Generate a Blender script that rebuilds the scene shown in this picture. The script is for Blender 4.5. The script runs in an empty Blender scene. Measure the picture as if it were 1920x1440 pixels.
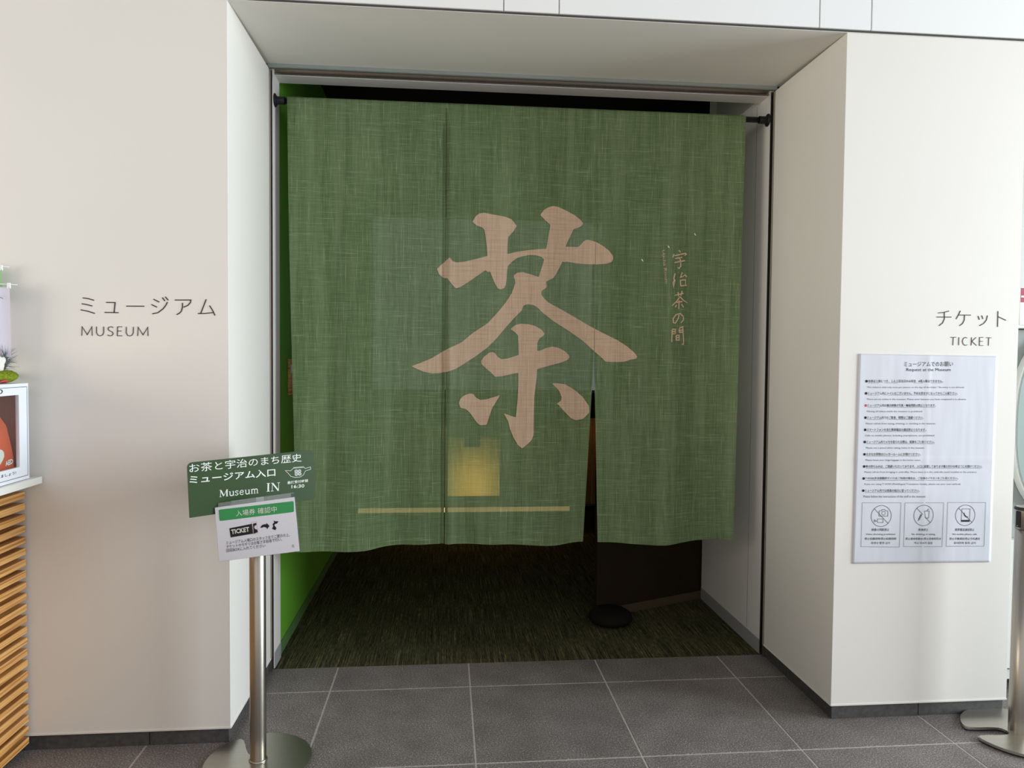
import bpy, bmesh, math, random
from mathutils import Vector, Matrix, noise
from mathutils.geometry import tessellate_polygon
random.seed(7)
S = bpy.context.scene
C = S.collection

# ------------------------------------------------------------ camera, light, exposure
cam = bpy.data.cameras.new('camera'); camo = bpy.data.objects.new('camera', cam); C.objects.link(camo)
cam.sensor_width = 36; cam.lens = 1350.85/1920*36; cam.clip_start = .05; cam.clip_end = 100
_r, _u, _w = Vector((.995761,-.091559,.008774)), Vector((-.005555,.035358,.999359)), Vector((.091811,.995172,-.0347))
camo.matrix_world = Matrix(((_r.x,_u.x,-_w.x,.78303),(_r.y,_u.y,-_w.y,-2.69836),(_r.z,_u.z,-_w.z,1.42934),(0,0,0,1)))
S.camera = camo

world = bpy.data.worlds.new('lobby_daylight'); S.world = world; world.use_nodes = True
bg = world.node_tree.nodes['Background']
bg.inputs[0].default_value = (.93,.96,1,1); bg.inputs[1].default_value = .33

def area(name, loc, target, sx, sy, power, col):
    l = bpy.data.lights.new(name, 'AREA'); l.shape = 'RECTANGLE'; l.size = sx; l.size_y = sy; l.energy = power; l.color = col
    o = bpy.data.objects.new(name, l); C.objects.link(o); o.location = loc
    o.rotation_euler = (Vector(target)-Vector(loc)).to_track_quat('-Z','Y').to_euler()
    return o
# tall glazed front of the lobby, to the right of and behind the photographer
area('window_daylight', (8.4,-1.9,2.0), (0,.2,1.4), 3.6, 3.8, 700, (.86,.96,1))
# two unseen fill panels added behind the camera to lift soffit and reveals
area('front_fill', (4.4,-4.7,2.1), (4.4,0,2.1), 6.6, 4.0, 46, (.97,.98,.97))
area('front_fill', (-2.6,-4.7,1.85), (-2.6,0,1.85), 7.2, 3.6, 46, (1,.92,.82))
area('left_fill', (-6.4,-3.0,1.6), (2.3,.4,1.6), 3.6, 3.0, 215, (1,.93,.80))  # warm fill added from the left to brighten the right reveal and jamb

S.view_settings.view_transform = 'Standard'; S.view_settings.look = 'None'
S.view_settings.gamma = 1; S.view_settings.exposure = 0.0; S.view_settings.use_curve_mapping = False
S.cycles.caustics_reflective = False

# ------------------------------------------------------------ helpers
def link(o, parent=None):
    C.objects.link(o)
    if parent is not None: o.parent = parent
    return o
def tag(o, label=None, cat=None, group=None, kind=None):
    for k, v in (('label',label),('category',cat),('group',group),('kind',kind)):
        if v: o[k] = v
    return o
def empty(name, loc=(0,0,0), rot=(0,0,0), parent=None):
    o = bpy.data.objects.new(name, None); o.empty_display_size = .05
    o.location = loc; o.rotation_euler = rot
    return link(o, parent)
def obj(name, bm, m, parent=None, smooth=False, loc=None):
    me = bpy.data.meshes.new(name)
    bm.normal_update(); bm.to_mesh(me); bm.free()
    if smooth:
        for p in me.polygons: p.use_smooth = True
    me.materials.append(m)
    o = bpy.data.objects.new(name, me)
    if loc: o.location = loc
    return link(o, parent)
def struct(name, bm, m, parent=None, smooth=False):
    o = obj(name, bm, m, parent, smooth)
    if parent is None: o['kind'] = 'structure'
    return o
def bx(bm, x0, x1, y0, y1, z0, z1, bev=0, seg=1):
    vs = [bm.verts.new(p) for p in ((x0,y0,z0),(x1,y0,z0),(x1,y1,z0),(x0,y1,z0),(x0,y0,z1),(x1,y0,z1),(x1,y1,z1),(x0,y1,z1))]
    fs = [bm.faces.new([vs[i] for i in f]) for f in ((3,2,1,0),(4,5,6,7),(0,1,5,4),(1,2,6,5),(2,3,7,6),(3,0,4,7))]
    if bev:
        es = list({e for f in fs for e in f.edges})
        bmesh.ops.bevel(bm, geom=es, offset=bev, segments=seg, affect='EDGES', profile=.5)
    return bm
def box(*a, **k): return bx(bmesh.new(), *a, **k)
def prism(bm, pts, z0, z1, bev=0):
    lo = [bm.verts.new((p[0],p[1],z0)) for p in pts]; hi = [bm.verts.new((p[0],p[1],z1)) for p in pts]
    n = len(pts); bm.faces.new(lo[::-1]); top = bm.faces.new(hi)
    for i in range(n): bm.faces.new((lo[i],lo[(i+1)%n],hi[(i+1)%n],hi[i]))
    if bev: bmesh.ops.bevel(bm, geom=list(top.edges), offset=bev, segments=2, affect='EDGES')
    return bm
def lathe(bm, prof, cx=0, cy=0, n=32):
    rings = []
    for r, z in prof:
        rings.append([bm.verts.new((cx+r*math.cos(2*math.pi*i/n), cy+r*math.sin(2*math.pi*i/n), z)) for i in range(n)] if r > 1e-6 else [bm.verts.new((cx,cy,z))])
    for a, b in zip(rings, rings[1:]):
        for i in range(n):
            j = (i+1) % n
            if len(a) == 1 and len(b) == 1: continue
            if len(a) == 1: bm.faces.new((a[0], b[j], b[i]))
            elif len(b) == 1: bm.faces.new((a[i], a[j], b[0]))
            else: bm.faces.new((a[i], a[j], b[j], b[i]))
    return bm
def tube(bm, pts, r, n=8):
    pts = [Vector(p) for p in pts]; rings = []
    for k, p in enumerate(pts):
        t = (pts[min(k+1,len(pts)-1)]-pts[max(k-1,0)]).normalized()
        a = t.orthogonal().normalized() if k == 0 else (a - t*a.dot(t)).normalized()
        b = t.cross(a)
        rr = r[k] if isinstance(r, (list,tuple)) else r
        rings.append([bm.verts.new(p + (a*math.cos(2*math.pi*i/n)+b*math.sin(2*math.pi*i/n))*rr) for i in range(n)])
    for A, B in zip(rings, rings[1:]):
        for i in range(n): bm.faces.new((A[i],A[(i+1)%n],B[(i+1)%n],B[i]))
    bm.faces.new(rings[0][::-1]); bm.faces.new(rings[-1])
    return bm
# flat print: polygons in a plane (origin o, right u, up v, normal n out of the surface)
class Plane:
    def __init__(s, o, u, v, n): s.o, s.u, s.v, s.n = Vector(o), Vector(u), Vector(v), Vector(n)
    def at(s, a, b, e=0): return s.o + s.u*a + s.v*b + s.n*e
WALL = Plane((0,0,0),(1,0,0),(0,0,1),(0,-1,0))
def line_print(bm, pl, pts, w, e=.0006, th=0):
    """a pen stroke of width w: mitred ribbon, raised by th when it is a cut letter"""
    P = [Vector((p[0],p[1])) for p in pts]
    closed = (P[0]-P[-1]).length < 1e-6 and len(P) > 2
    if closed: P = P[:-1]
    n = len(P); L = []; R = []
    for i in range(n):
        ws = w[i] if isinstance(w, (list,tuple)) else w
        a = P[i-1] if (closed or i > 0) else None
        b = P[(i+1)%n] if (closed or i < n-1) else None
        d1 = (P[i]-a).normalized() if a is not None else None
        d2 = (b-P[i]).normalized() if b is not None else None
        if d1 is None: d1 = d2
        if d2 is None: d2 = d1
        t = (d1+d2); t = t.normalized() if t.length > 1e-6 else d1
        nn = Vector((-t.y,t.x)); c = max(.45, abs(nn.dot(Vector((-d1.y,d1.x)))))
        off = nn*(ws/2/c)
        L.append(P[i]+off); R.append(P[i]-off)
    m = n if closed else n-1
    if th == 0:
        l = [bm.verts.new(pl.at(q.x,q.y,e)) for q in L]; r = [bm.verts.new(pl.at(q.x,q.y,e)) for q in R]
        for i in range(m):
            j = (i+1) % n; bm.faces.new((r[i],r[j],l[j],l[i]))
    else:
        g = [[bm.verts.new(pl.at(q.x,q.y,h)) for q in A] for A in (L,R) for h in (e,e+th)]
        l0,l1,r0,r1 = g
        for i in range(m):
            j = (i+1) % n
            bm.faces.new((r1[i],r1[j],l1[j],l1[i])); bm.faces.new((l1[i],l1[j],l0[j],l0[i])); bm.faces.new((r0[i],r0[j],r1[j],r1[i]))
        if not closed:
            bm.faces.new((l0[0],r0[0],r1[0],l1[0])); bm.faces.new((l1[-1],r1[-1],r0[-1],l0[-1]))
def fill(bm, vs, flat_pts):
    for t in tessellate_polygon([flat_pts]):
        try: bm.faces.new([vs[i] for i in t])
        except ValueError: pass
def poly_print(bm, pl, pts, e=.0006):
    fill(bm, [bm.verts.new(pl.at(p[0],p[1],e)) for p in pts], [Vector((p[0],p[1],0)) for p in pts])
def circ(c, r, n=24): return [(c[0]+r*math.cos(2*math.pi*i/n), c[1]+r*math.sin(2*math.pi*i/n)) for i in range(n)]
_tc = {}
def text_geo(t, bold=0):
    k = (t, bold)
    if k not in _tc:
        cu = bpy.data.curves.new('print', 'FONT'); cu.body = t; cu.size = 1; cu.resolution_u = 2; cu.offset = bold; cu.fill_mode = 'FRONT'
        o = bpy.data.objects.new('print', cu); C.objects.link(o)
        bpy.context.view_layer.update()
        dg = bpy.context.evaluated_depsgraph_get()
        me = bpy.data.meshes.new_from_object(o.evaluated_get(dg), depsgraph=dg)
        vs = [v.co.copy() for v in me.vertices]; fs = [tuple(p.vertices) for p in me.polygons]
        bpy.data.objects.remove(o); bpy.data.meshes.remove(me); bpy.data.curves.remove(cu)
        _tc[k] = (vs, fs)
    return _tc[k]
def text_print(bm, pl, t, a, b, h, e=.0006, bold=0, up=None):
    """text whose bounding box runs from a to b along its foot and stands h high"""
    vs, fs = text_geo(t, bold)
    if not vs: return
    x0 = min(v.x for v in vs); x1 = max(v.x for v in vs); y0 = min(v.y for v in vs); y1 = max(v.y for v in vs)
    A = Vector(a); B = Vector(b); U = (B-A)/(x1-x0); V = Vector((-U.y,U.x)).normalized() if up is None else Vector(up)
    V = V*(h/(y1-y0))
    nv = [bm.verts.new(pl.at(*(A+U*(v.x-x0)+V*(v.y-y0)), e)) for v in vs]
    for f in fs:
        try: bm.faces.new([nv[i] for i in f])
        except ValueError: pass

# ------------------------------------------------------------ materials
def lin(r, g, b):
    f = lambda c: (c/255/12.92 if c/255 <= .04045 else ((c/255+.055)/1.055)**2.4)
    return (f(r), f(g), f(b), 1)
def mat(name, col, rough=.6, metal=0, spec=.5, var=0, vscale=8, bump=0, bscale=200, emit=None, estr=0, stretch=(1,1,1)):
    m = bpy.data.materials.new(name); m.use_nodes = True; nt = m.node_tree; b = nt.nodes['Principled BSDF']
    b.inputs['Base Color'].default_value = col; b.inputs['Roughness'].default_value = rough
    b.inputs['Metallic'].default_value = metal; b.inputs['Specular IOR Level'].default_value = spec
    tc = nt.nodes.new('ShaderNodeTexCoord'); mp = nt.nodes.new('ShaderNodeMapping'); mp.inputs['Scale'].default_value = stretch
    nt.links.new(tc.outputs['Object'], mp.inputs[0])
    if var:
        n = nt.nodes.new('ShaderNodeTexNoise'); n.inputs['Scale'].default_value = vscale; n.inputs['Detail'].default_value = 5
        nt.links.new(mp.outputs[0], n.inputs['Vector'])
        r = nt.nodes.new('ShaderNodeMapRange'); r.inputs[3].default_value = 1-var; r.inputs[4].default_value = 1+var
        r.inputs[1].default_value = .3; r.inputs[2].default_value = .7
        nt.links.new(n.outputs[0], r.inputs[0])
        x = nt.nodes.new('ShaderNodeMix'); x.data_type = 'RGBA'; x.blend_type = 'MULTIPLY'; x.inputs[0].default_value = 1
        x.inputs[6].default_value = col; nt.links.new(r.outputs[0], x.inputs[7]); nt.links.new(x.outputs[2], b.inputs['Base Color'])
    if bump:
        n2 = nt.nodes.new('ShaderNodeTexNoise'); n2.inputs['Scale'].default_value = bscale; n2.inputs['Detail'].default_value = 3
        nt.links.new(mp.outputs[0], n2.inputs['Vector'])
        bp = nt.nodes.new('ShaderNodeBump'); bp.inputs['Strength'].default_value = bump; bp.inputs['Distance'].default_value = .002
        nt.links.new(n2.outputs[0], bp.inputs['Height']); nt.links.new(bp.outputs[0], b.inputs['Normal'])
    if emit: b.inputs['Emission Color'].default_value = emit; b.inputs['Emission Strength'].default_value = estr
    return m
M = {}
M['wall'] = mat('painted_steel_panel', lin(238,233,227), .5, spec=.35, var=.015, vscale=1.5)
M['wall_r'] = M['wall']
M['upper'] = mat('upper_panel', lin(244,243,242), .45, spec=.3, var=.01, vscale=1)
M['gap'] = mat('shadow_gap', lin(70,68,66), .8)
M['jamb'] = mat('jamb_paint', lin(236,232,228), .5, spec=.3)
M['jamb_base'] = mat('jamb_skirting_vinyl', lin(160,160,162), .5)
M['steel'] = mat('brushed_steel', lin(176,170,160), .3, 1, var=.10, vscale=3, stretch=(60,60,.4))
M['steel_base'] = mat('brushed_steel_plate', lin(196,192,182), .32, 1, var=.05, vscale=4, stretch=(1,40,1))
M['steel_dark'] = mat('shutter_slot_steel', lin(186,174,166), .35, 1)
M['track_dark'] = mat('track_groove', lin(22,20,20), .6)
M['black'] = mat('black_plastic', lin(18,18,22), .45)
M['green_wall'] = mat('green_paint', lin(104,168,52), .65, spec=.2)
M['green_base'] = mat('green_wall_skirting', lin(86,122,70), .6, spec=.2)
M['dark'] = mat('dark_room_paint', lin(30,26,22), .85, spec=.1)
M['brown'] = mat('dark_brown_board', lin(40,30,18), .7, spec=.2, var=.1)
M['brown2'] = mat('dark_brown_skirting', lin(84,72,54), .6, spec=.2)
M['grout'] = mat('grout', lin(194,185,181), .85, spec=.1, var=.08, vscale=20)
M['ink'] = mat('dark_letter', lin(62,56,54), .5, spec=.2)
M['print'] = mat('black_ink', lin(48,48,52), .7, spec=.1)
M['print_soft'] = mat('grey_ink', lin(96,96,102), .7, spec=.1)
M['paper'] = mat('paper', lin(222,223,232), .32, spec=.4, bump=.15, bscale=25)
M['white_p'] = mat('white_card', lin(236,238,250), .3, spec=.4)
M['green_s'] = mat('sign_green', lin(46,72,34), .4, spec=.4)
M['white_ink'] = mat('white_ink', lin(240,242,236), .5)
M['band'] = mat('bright_green_ink', lin(44,158,88), .3)
M['red'] = mat('red_ink', lin(205,60,80), .5)
M['counter_w'] = mat('white_worktop', lin(238,238,232), .35)
M['aed_w'] = mat('white_enamel_cabinet', lin(236,240,248), .3)
M['aed_in'] = mat('cabinet_interior', lin(200,164,156), .7)
M['orange'] = mat('orange_fabric', lin(244,104,62), .6, var=.06, vscale=12)
M['moss'] = mat('moss', lin(128,142,44), .95, spec=.1, var=.35, vscale=90, bump=1, bscale=400)
M['needle'] = mat('pine_needle', lin(70,84,82), .6)
M['petal'] = mat('white_petal', lin(236,234,226), .6)
M['banner'] = mat('lavender_cloth', lin(224,220,236), .8, spec=.1)
M['banner_g'] = mat('pale_green_cloth', lin(168,206,160), .8, spec=.1)
M['rod_w'] = mat('white_rod', lin(244,244,244), .4)
M['kiosk'] = mat('pale_grey_casing', lin(150,157,154), .45)
M['kiosk_w'] = mat('white_casing', lin(214,214,208), .45)
M['kiosk_s'] = mat('pale_green_panel', lin(150,166,161), .3)
M['magenta'] = mat('crimson_card', lin(158,24,60), .5)
M['chasen'] = mat('pale_recess_paint', lin(182,182,176), .6)

def floor_tile_mat():
    m = bpy.data.materials.new('grey_porcelain_tile'); m.use_nodes = True; nt = m.node_tree; b = nt.nodes['Principled BSDF']
    g = nt.nodes.new('ShaderNodeNewGeometry'); oi = nt.nodes.new('ShaderNodeObjectInfo')
    n1 = nt.nodes.new('ShaderNodeTexNoise'); n1.inputs['Scale'].default_value = 190; n1.inputs['Detail'].default_value = 4; n1.inputs['Roughness'].default_value = .7
    n2 = nt.nodes.new('ShaderNodeTexNoise'); n2.inputs['Scale'].default_value = 7; n2.inputs['Detail'].default_value = 6
    for n in (n1, n2): nt.links.new(g.outputs['Position'], n.inputs['Vector'])
    r1 = nt.nodes.new('ShaderNodeValToRGB'); e = r1.color_ramp.elements
    e[0].position = .38; e[0].color = lin(92,86,84); e[1].position = .68; e[1].color = lin(214,206,203)
    k = e.new(.56); k.color = lin(140,132,129)
    nt.links.new(n1.outputs[0], r1.inputs[0])
    a = nt.nodes.new('ShaderNodeMapRange'); a.inputs[1].default_value = .3; a.inputs[2].default_value = .7; a.inputs[3].default_value = .82; a.inputs[4].default_value = 1.12
    nt.links.new(n2.outputs[0], a.inputs[0])
    q = nt.nodes.new('ShaderNodeMapRange'); q.inputs[3].default_value = .93; q.inputs[4].default_value = 1.07
    nt.links.new(oi.outputs['Random'], q.inputs[0])
    mu = nt.nodes.new('ShaderNodeMath'); mu.operation = 'MULTIPLY'; nt.links.new(a.outputs[0], mu.inputs[0]); nt.links.new(q.outputs[0], mu.inputs[1])
    x = nt.nodes.new('ShaderNodeMix'); x.data_type = 'RGBA'; x.blend_type = 'MULTIPLY'; x.inputs[0].default_value = 1
    nt.links.new(r1.outputs[0], x.inputs[6]); nt.links.new(mu.outputs[0], x.inputs[7]); nt.links.new(x.outputs[2], b.inputs['Base Color'])
    b.inputs['Roughness'].default_value = .5; b.inputs['Specular IOR Level'].default_value = .35
    bp = nt.nodes.new('ShaderNodeBump'); bp.inputs['Strength'].default_value = .25; bp.inputs['Distance'].default_value = .001
    nt.links.new(n1.outputs[0], bp.inputs['Height']); nt.links.new(bp.outputs[0], b.inputs['Normal'])
    return m
M['tile'] = floor_tile_mat()
M['skirt'] = mat('skirting_tile', lin(76,74,74), .5, var=.25, vscale=60)

def carpet_mat():
    m = bpy.data.materials.new('striped_carpet'); m.use_nodes = True; nt = m.node_tree; b = nt.nodes['Principled BSDF']
    g = nt.nodes.new('ShaderNodeNewGeometry')
    def nz(sc, det=3):
        mp = nt.nodes.new('ShaderNodeMapping'); mp.inputs['Scale'].default_value = sc; nt.links.new(g.outputs['Position'], mp.inputs[0])
        n = nt.nodes.new('ShaderNodeTexNoise'); n.inputs['Scale'].default_value = 1; n.inputs['Detail'].default_value = det; nt.links.new(mp.outputs[0], n.inputs['Vector']); return n
    n1 = nz((260,3.5,1)); n2 = nz((520,22,1)); n3 = nz((6,4,1))
    r = nt.nodes.new('ShaderNodeValToRGB'); e = r.color_ramp.elements
    e[0].position = .38; e[0].color = lin(38,38,30); e[1].position = .70; e[1].color = lin(160,150,104)
    k = e.new(.54); k.color = lin(88,86,62)
    mx = nt.nodes.new('ShaderNodeMath'); mx.operation = 'MULTIPLY_ADD'; mx.inputs[1].default_value = .45; 
    nt.links.new(n2.outputs[0], mx.inputs[0])
    h = nt.nodes.new('ShaderNodeMath'); h.operation = 'MULTIPLY'; h.inputs[1].default_value = .55; nt.links.new(n1.outputs[0], h.inputs[0]); nt.links.new(h.outputs[0], mx.inputs[2])
    nt.links.new(mx.outputs[0], r.inputs[0])
    a = nt.nodes.new('ShaderNodeMapRange'); a.inputs[1].default_value = .3; a.inputs[2].default_value = .7; a.inputs[3].default_value = .85; a.inputs[4].default_value = 1.15; nt.links.new(n3.outputs[0], a.inputs[0])
    x = nt.nodes.new('ShaderNodeMix'); x.data_type = 'RGBA'; x.blend_type = 'MULTIPLY'; x.inputs[0].default_value = 1
    nt.links.new(r.outputs[0], x.inputs[6]); nt.links.new(a.outputs[0], x.inputs[7]); nt.links.new(x.outputs[2], b.inputs['Base Color'])
    b.inputs['Roughness'].default_value = 1; b.inputs['Specular IOR Level'].default_value = 0
    bp = nt.nodes.new('ShaderNodeBump'); bp.inputs['Strength'].default_value = .35; bp.inputs['Distance'].default_value = .002
    nt.links.new(mx.outputs[0], bp.inputs['Height']); nt.links.new(bp.outputs[0], b.inputs['Normal'])
    return m
M['carpet'] = carpet_mat()

def linen_mat(name, base, thread, dark, clear):
    """slubby plain-weave linen: pale and dark threads running both ways, light passes between the threads"""
    m = bpy.data.materials.new(name); m.use_nodes = True; nt = m.node_tree
    for n in list(nt.nodes): nt.nodes.remove(n)
    out = nt.nodes.new('ShaderNodeOutputMaterial'); g = nt.nodes.new('ShaderNodeNewGeometry')
    def nz(sc, det=2):
        mp = nt.nodes.new('ShaderNodeMapping'); mp.inputs['Scale'].default_value = sc; nt.links.new(g.outputs['Position'], mp.inputs[0])
        n = nt.nodes.new('ShaderNodeTexNoise'); n.inputs['Scale'].default_value = 1; n.inputs['Detail'].default_value = det; n.inputs['Roughness'].default_value = .6
        nt.links.new(mp.outputs[0], n.inputs['Vector']); return n
    def rng(n, a, b, lo, hi):
        r = nt.nodes.new('ShaderNodeMapRange'); r.inputs[1].default_value = a; r.inputs[2].default_value = b; r.inputs[3].default_value = lo; r.inputs[4].default_value = hi
        nt.links.new(n.outputs[0], r.inputs[0]); return r
    def mix(col, fac, to):
        x = nt.nodes.new('ShaderNodeMix'); x.data_type = 'RGBA'; nt.links.new(fac.outputs[0], x.inputs[0])
        if isinstance(col, tuple): x.inputs[6].default_value = col
        else: nt.links.new(col.outputs[2], x.inputs[6])
        x.inputs[7].default_value = to; return x
    c = mix(base, rng(nz((300,1,6)), .48, .64, 0, .50), dark)
    c = mix(c, rng(nz((6,1,300)), .50, .66, 0, .45), dark)
    c = mix(c, rng(nz((22,1,1.2)), .45, .70, 0, .22), thread)
    c = mix(c, rng(nz((480,1,8)), .60, .72, 0, .75), thread)
    c = mix(c, rng(nz((8,1,480)), .61, .72, 0, .75), thread)
    d = nt.nodes.new('ShaderNodeBsdfDiffuse'); t = nt.nodes.new('ShaderNodeBsdfTranslucent'); tr = nt.nodes.new('ShaderNodeBsdfTransparent')
    w = nz((900,1,900), 1)
    bp = nt.nodes.new('ShaderNodeBump'); bp.inputs['Strength'].default_value = .3; bp.inputs['Distance'].default_value = .001
    nt.links.new(w.outputs[0], bp.inputs['Height'])
    for n in (d, t): nt.links.new(c.outputs[2], n.inputs['Color'])
    nt.links.new(bp.outputs[0], d.inputs['Normal'])
    m1 = nt.nodes.new('ShaderNodeMixShader'); m1.inputs[0].default_value = .22
    nt.links.new(d.outputs[0], m1.inputs[1]); nt.links.new(t.outputs[0], m1.inputs[2])
    m2 = nt.nodes.new('ShaderNodeMixShader'); m2.inputs[0].default_value = clear
    nt.links.new(m1.outputs[0], m2.inputs[1]); nt.links.new(tr.outputs[0], m2.inputs[2])
    nt.links.new(m2.outputs[0], out.inputs['Surface'])
    return m
M['linen'] = linen_mat('green_linen', lin(124,146,103), lin(180,200,158), lin(94,114,76), .14)
M['linen_hem'] = linen_mat('green_linen_doubled', lin(124,146,103), lin(180,200,158), lin(94,114,76), .03)
M['dye'] = linen_mat('beige_dyed_linen', lin(232,200,172), lin(248,228,202), lin(200,164,134), .0)

def wood_mat():
    m = bpy.data.materials.new('oak_slat'); m.use_nodes = True; nt = m.node_tree; b = nt.nodes['Principled BSDF']
    g = nt.nodes.new('ShaderNodeNewGeometry'); oi = nt.nodes.new('ShaderNodeObjectInfo')
    ad = nt.nodes.new('ShaderNodeVectorMath'); ad.operation = 'ADD'; cb = nt.nodes.new('ShaderNodeCombineXYZ')
    ml = nt.nodes.new('ShaderNodeMath'); ml.operation = 'MULTIPLY'; ml.inputs[1].default_value = 37; nt.links.new(oi.outputs['Random'], ml.inputs[0]); nt.links.new(ml.outputs[0], cb.inputs[1])
    nt.links.new(g.outputs['Position'], ad.inputs[0]); nt.links.new(cb.outputs[0], ad.inputs[1])
    mp = nt.nodes.new('ShaderNodeMapping'); mp.inputs['Scale'].default_value = (60,2.2,130); nt.links.new(ad.outputs[0], mp.inputs[0])
    n = nt.nodes.new('ShaderNodeTexNoise'); n.inputs['Scale'].default_value = 1; n.inputs['Detail'].default_value = 3; n.inputs['Distortion'].default_value = .6
    nt.links.new(mp.outputs[0], n.inputs['Vector'])
    r = nt.nodes.new('ShaderNodeValToRGB'); e = r.color_ramp.elements
    e[0].position = .36; e[0].color = lin(168,108,50); e[1].position = .6; e[1].color = lin(224,172,104)
    k = e.new(.47); k.color = lin(206,150,84)
    nt.links.new(n.outputs[0], r.inputs[0]); nt.links.new(r.outputs[0], b.inputs['Base Color']); b.inputs['Roughness'].default_value = .5
    return m
M['wood'] = wood_mat()
M['seam'] = mat('seam_thread_and_shade', lin(58,72,44), .9, spec=.05)  # stitched seam, with the shadow of its fold put into the dark colour
M['brown_case'] = mat('case_lining', lin(112,78,42), .7, spec=.2, var=.1)
M['wood_dark'] = mat('counter_core', lin(150,112,70), .7)
def glass_mat(name, tint, alpha, rough=.05):
    m = bpy.data.materials.new(name); m.use_nodes = True; nt = m.node_tree
    for n in list(nt.nodes): nt.nodes.remove(n)
    out = nt.nodes.new('ShaderNodeOutputMaterial'); t = nt.nodes.new('ShaderNodeBsdfTransparent'); t.inputs[0].default_value = tint
    gl = nt.nodes.new('ShaderNodeBsdfGlossy'); gl.inputs['Roughness'].default_value = rough
    x = nt.nodes.new('ShaderNodeMixShader'); x.inputs[0].default_value = alpha
    nt.links.new(t.outputs[0], x.inputs[1]); nt.links.new(gl.outputs[0], x.inputs[2]); nt.links.new(x.outputs[0], out.inputs['Surface'])
    return m
M['acrylic'] = glass_mat('clear_acrylic', (.86,.90,.92,1), .12)
M['glass'] = glass_mat('display_glass', (.95,.97,.96,1), .05)
def emis(name, col, s): return mat(name, (.02,.02,.02,1), .8, spec=0, emit=col, estr=s)
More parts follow.
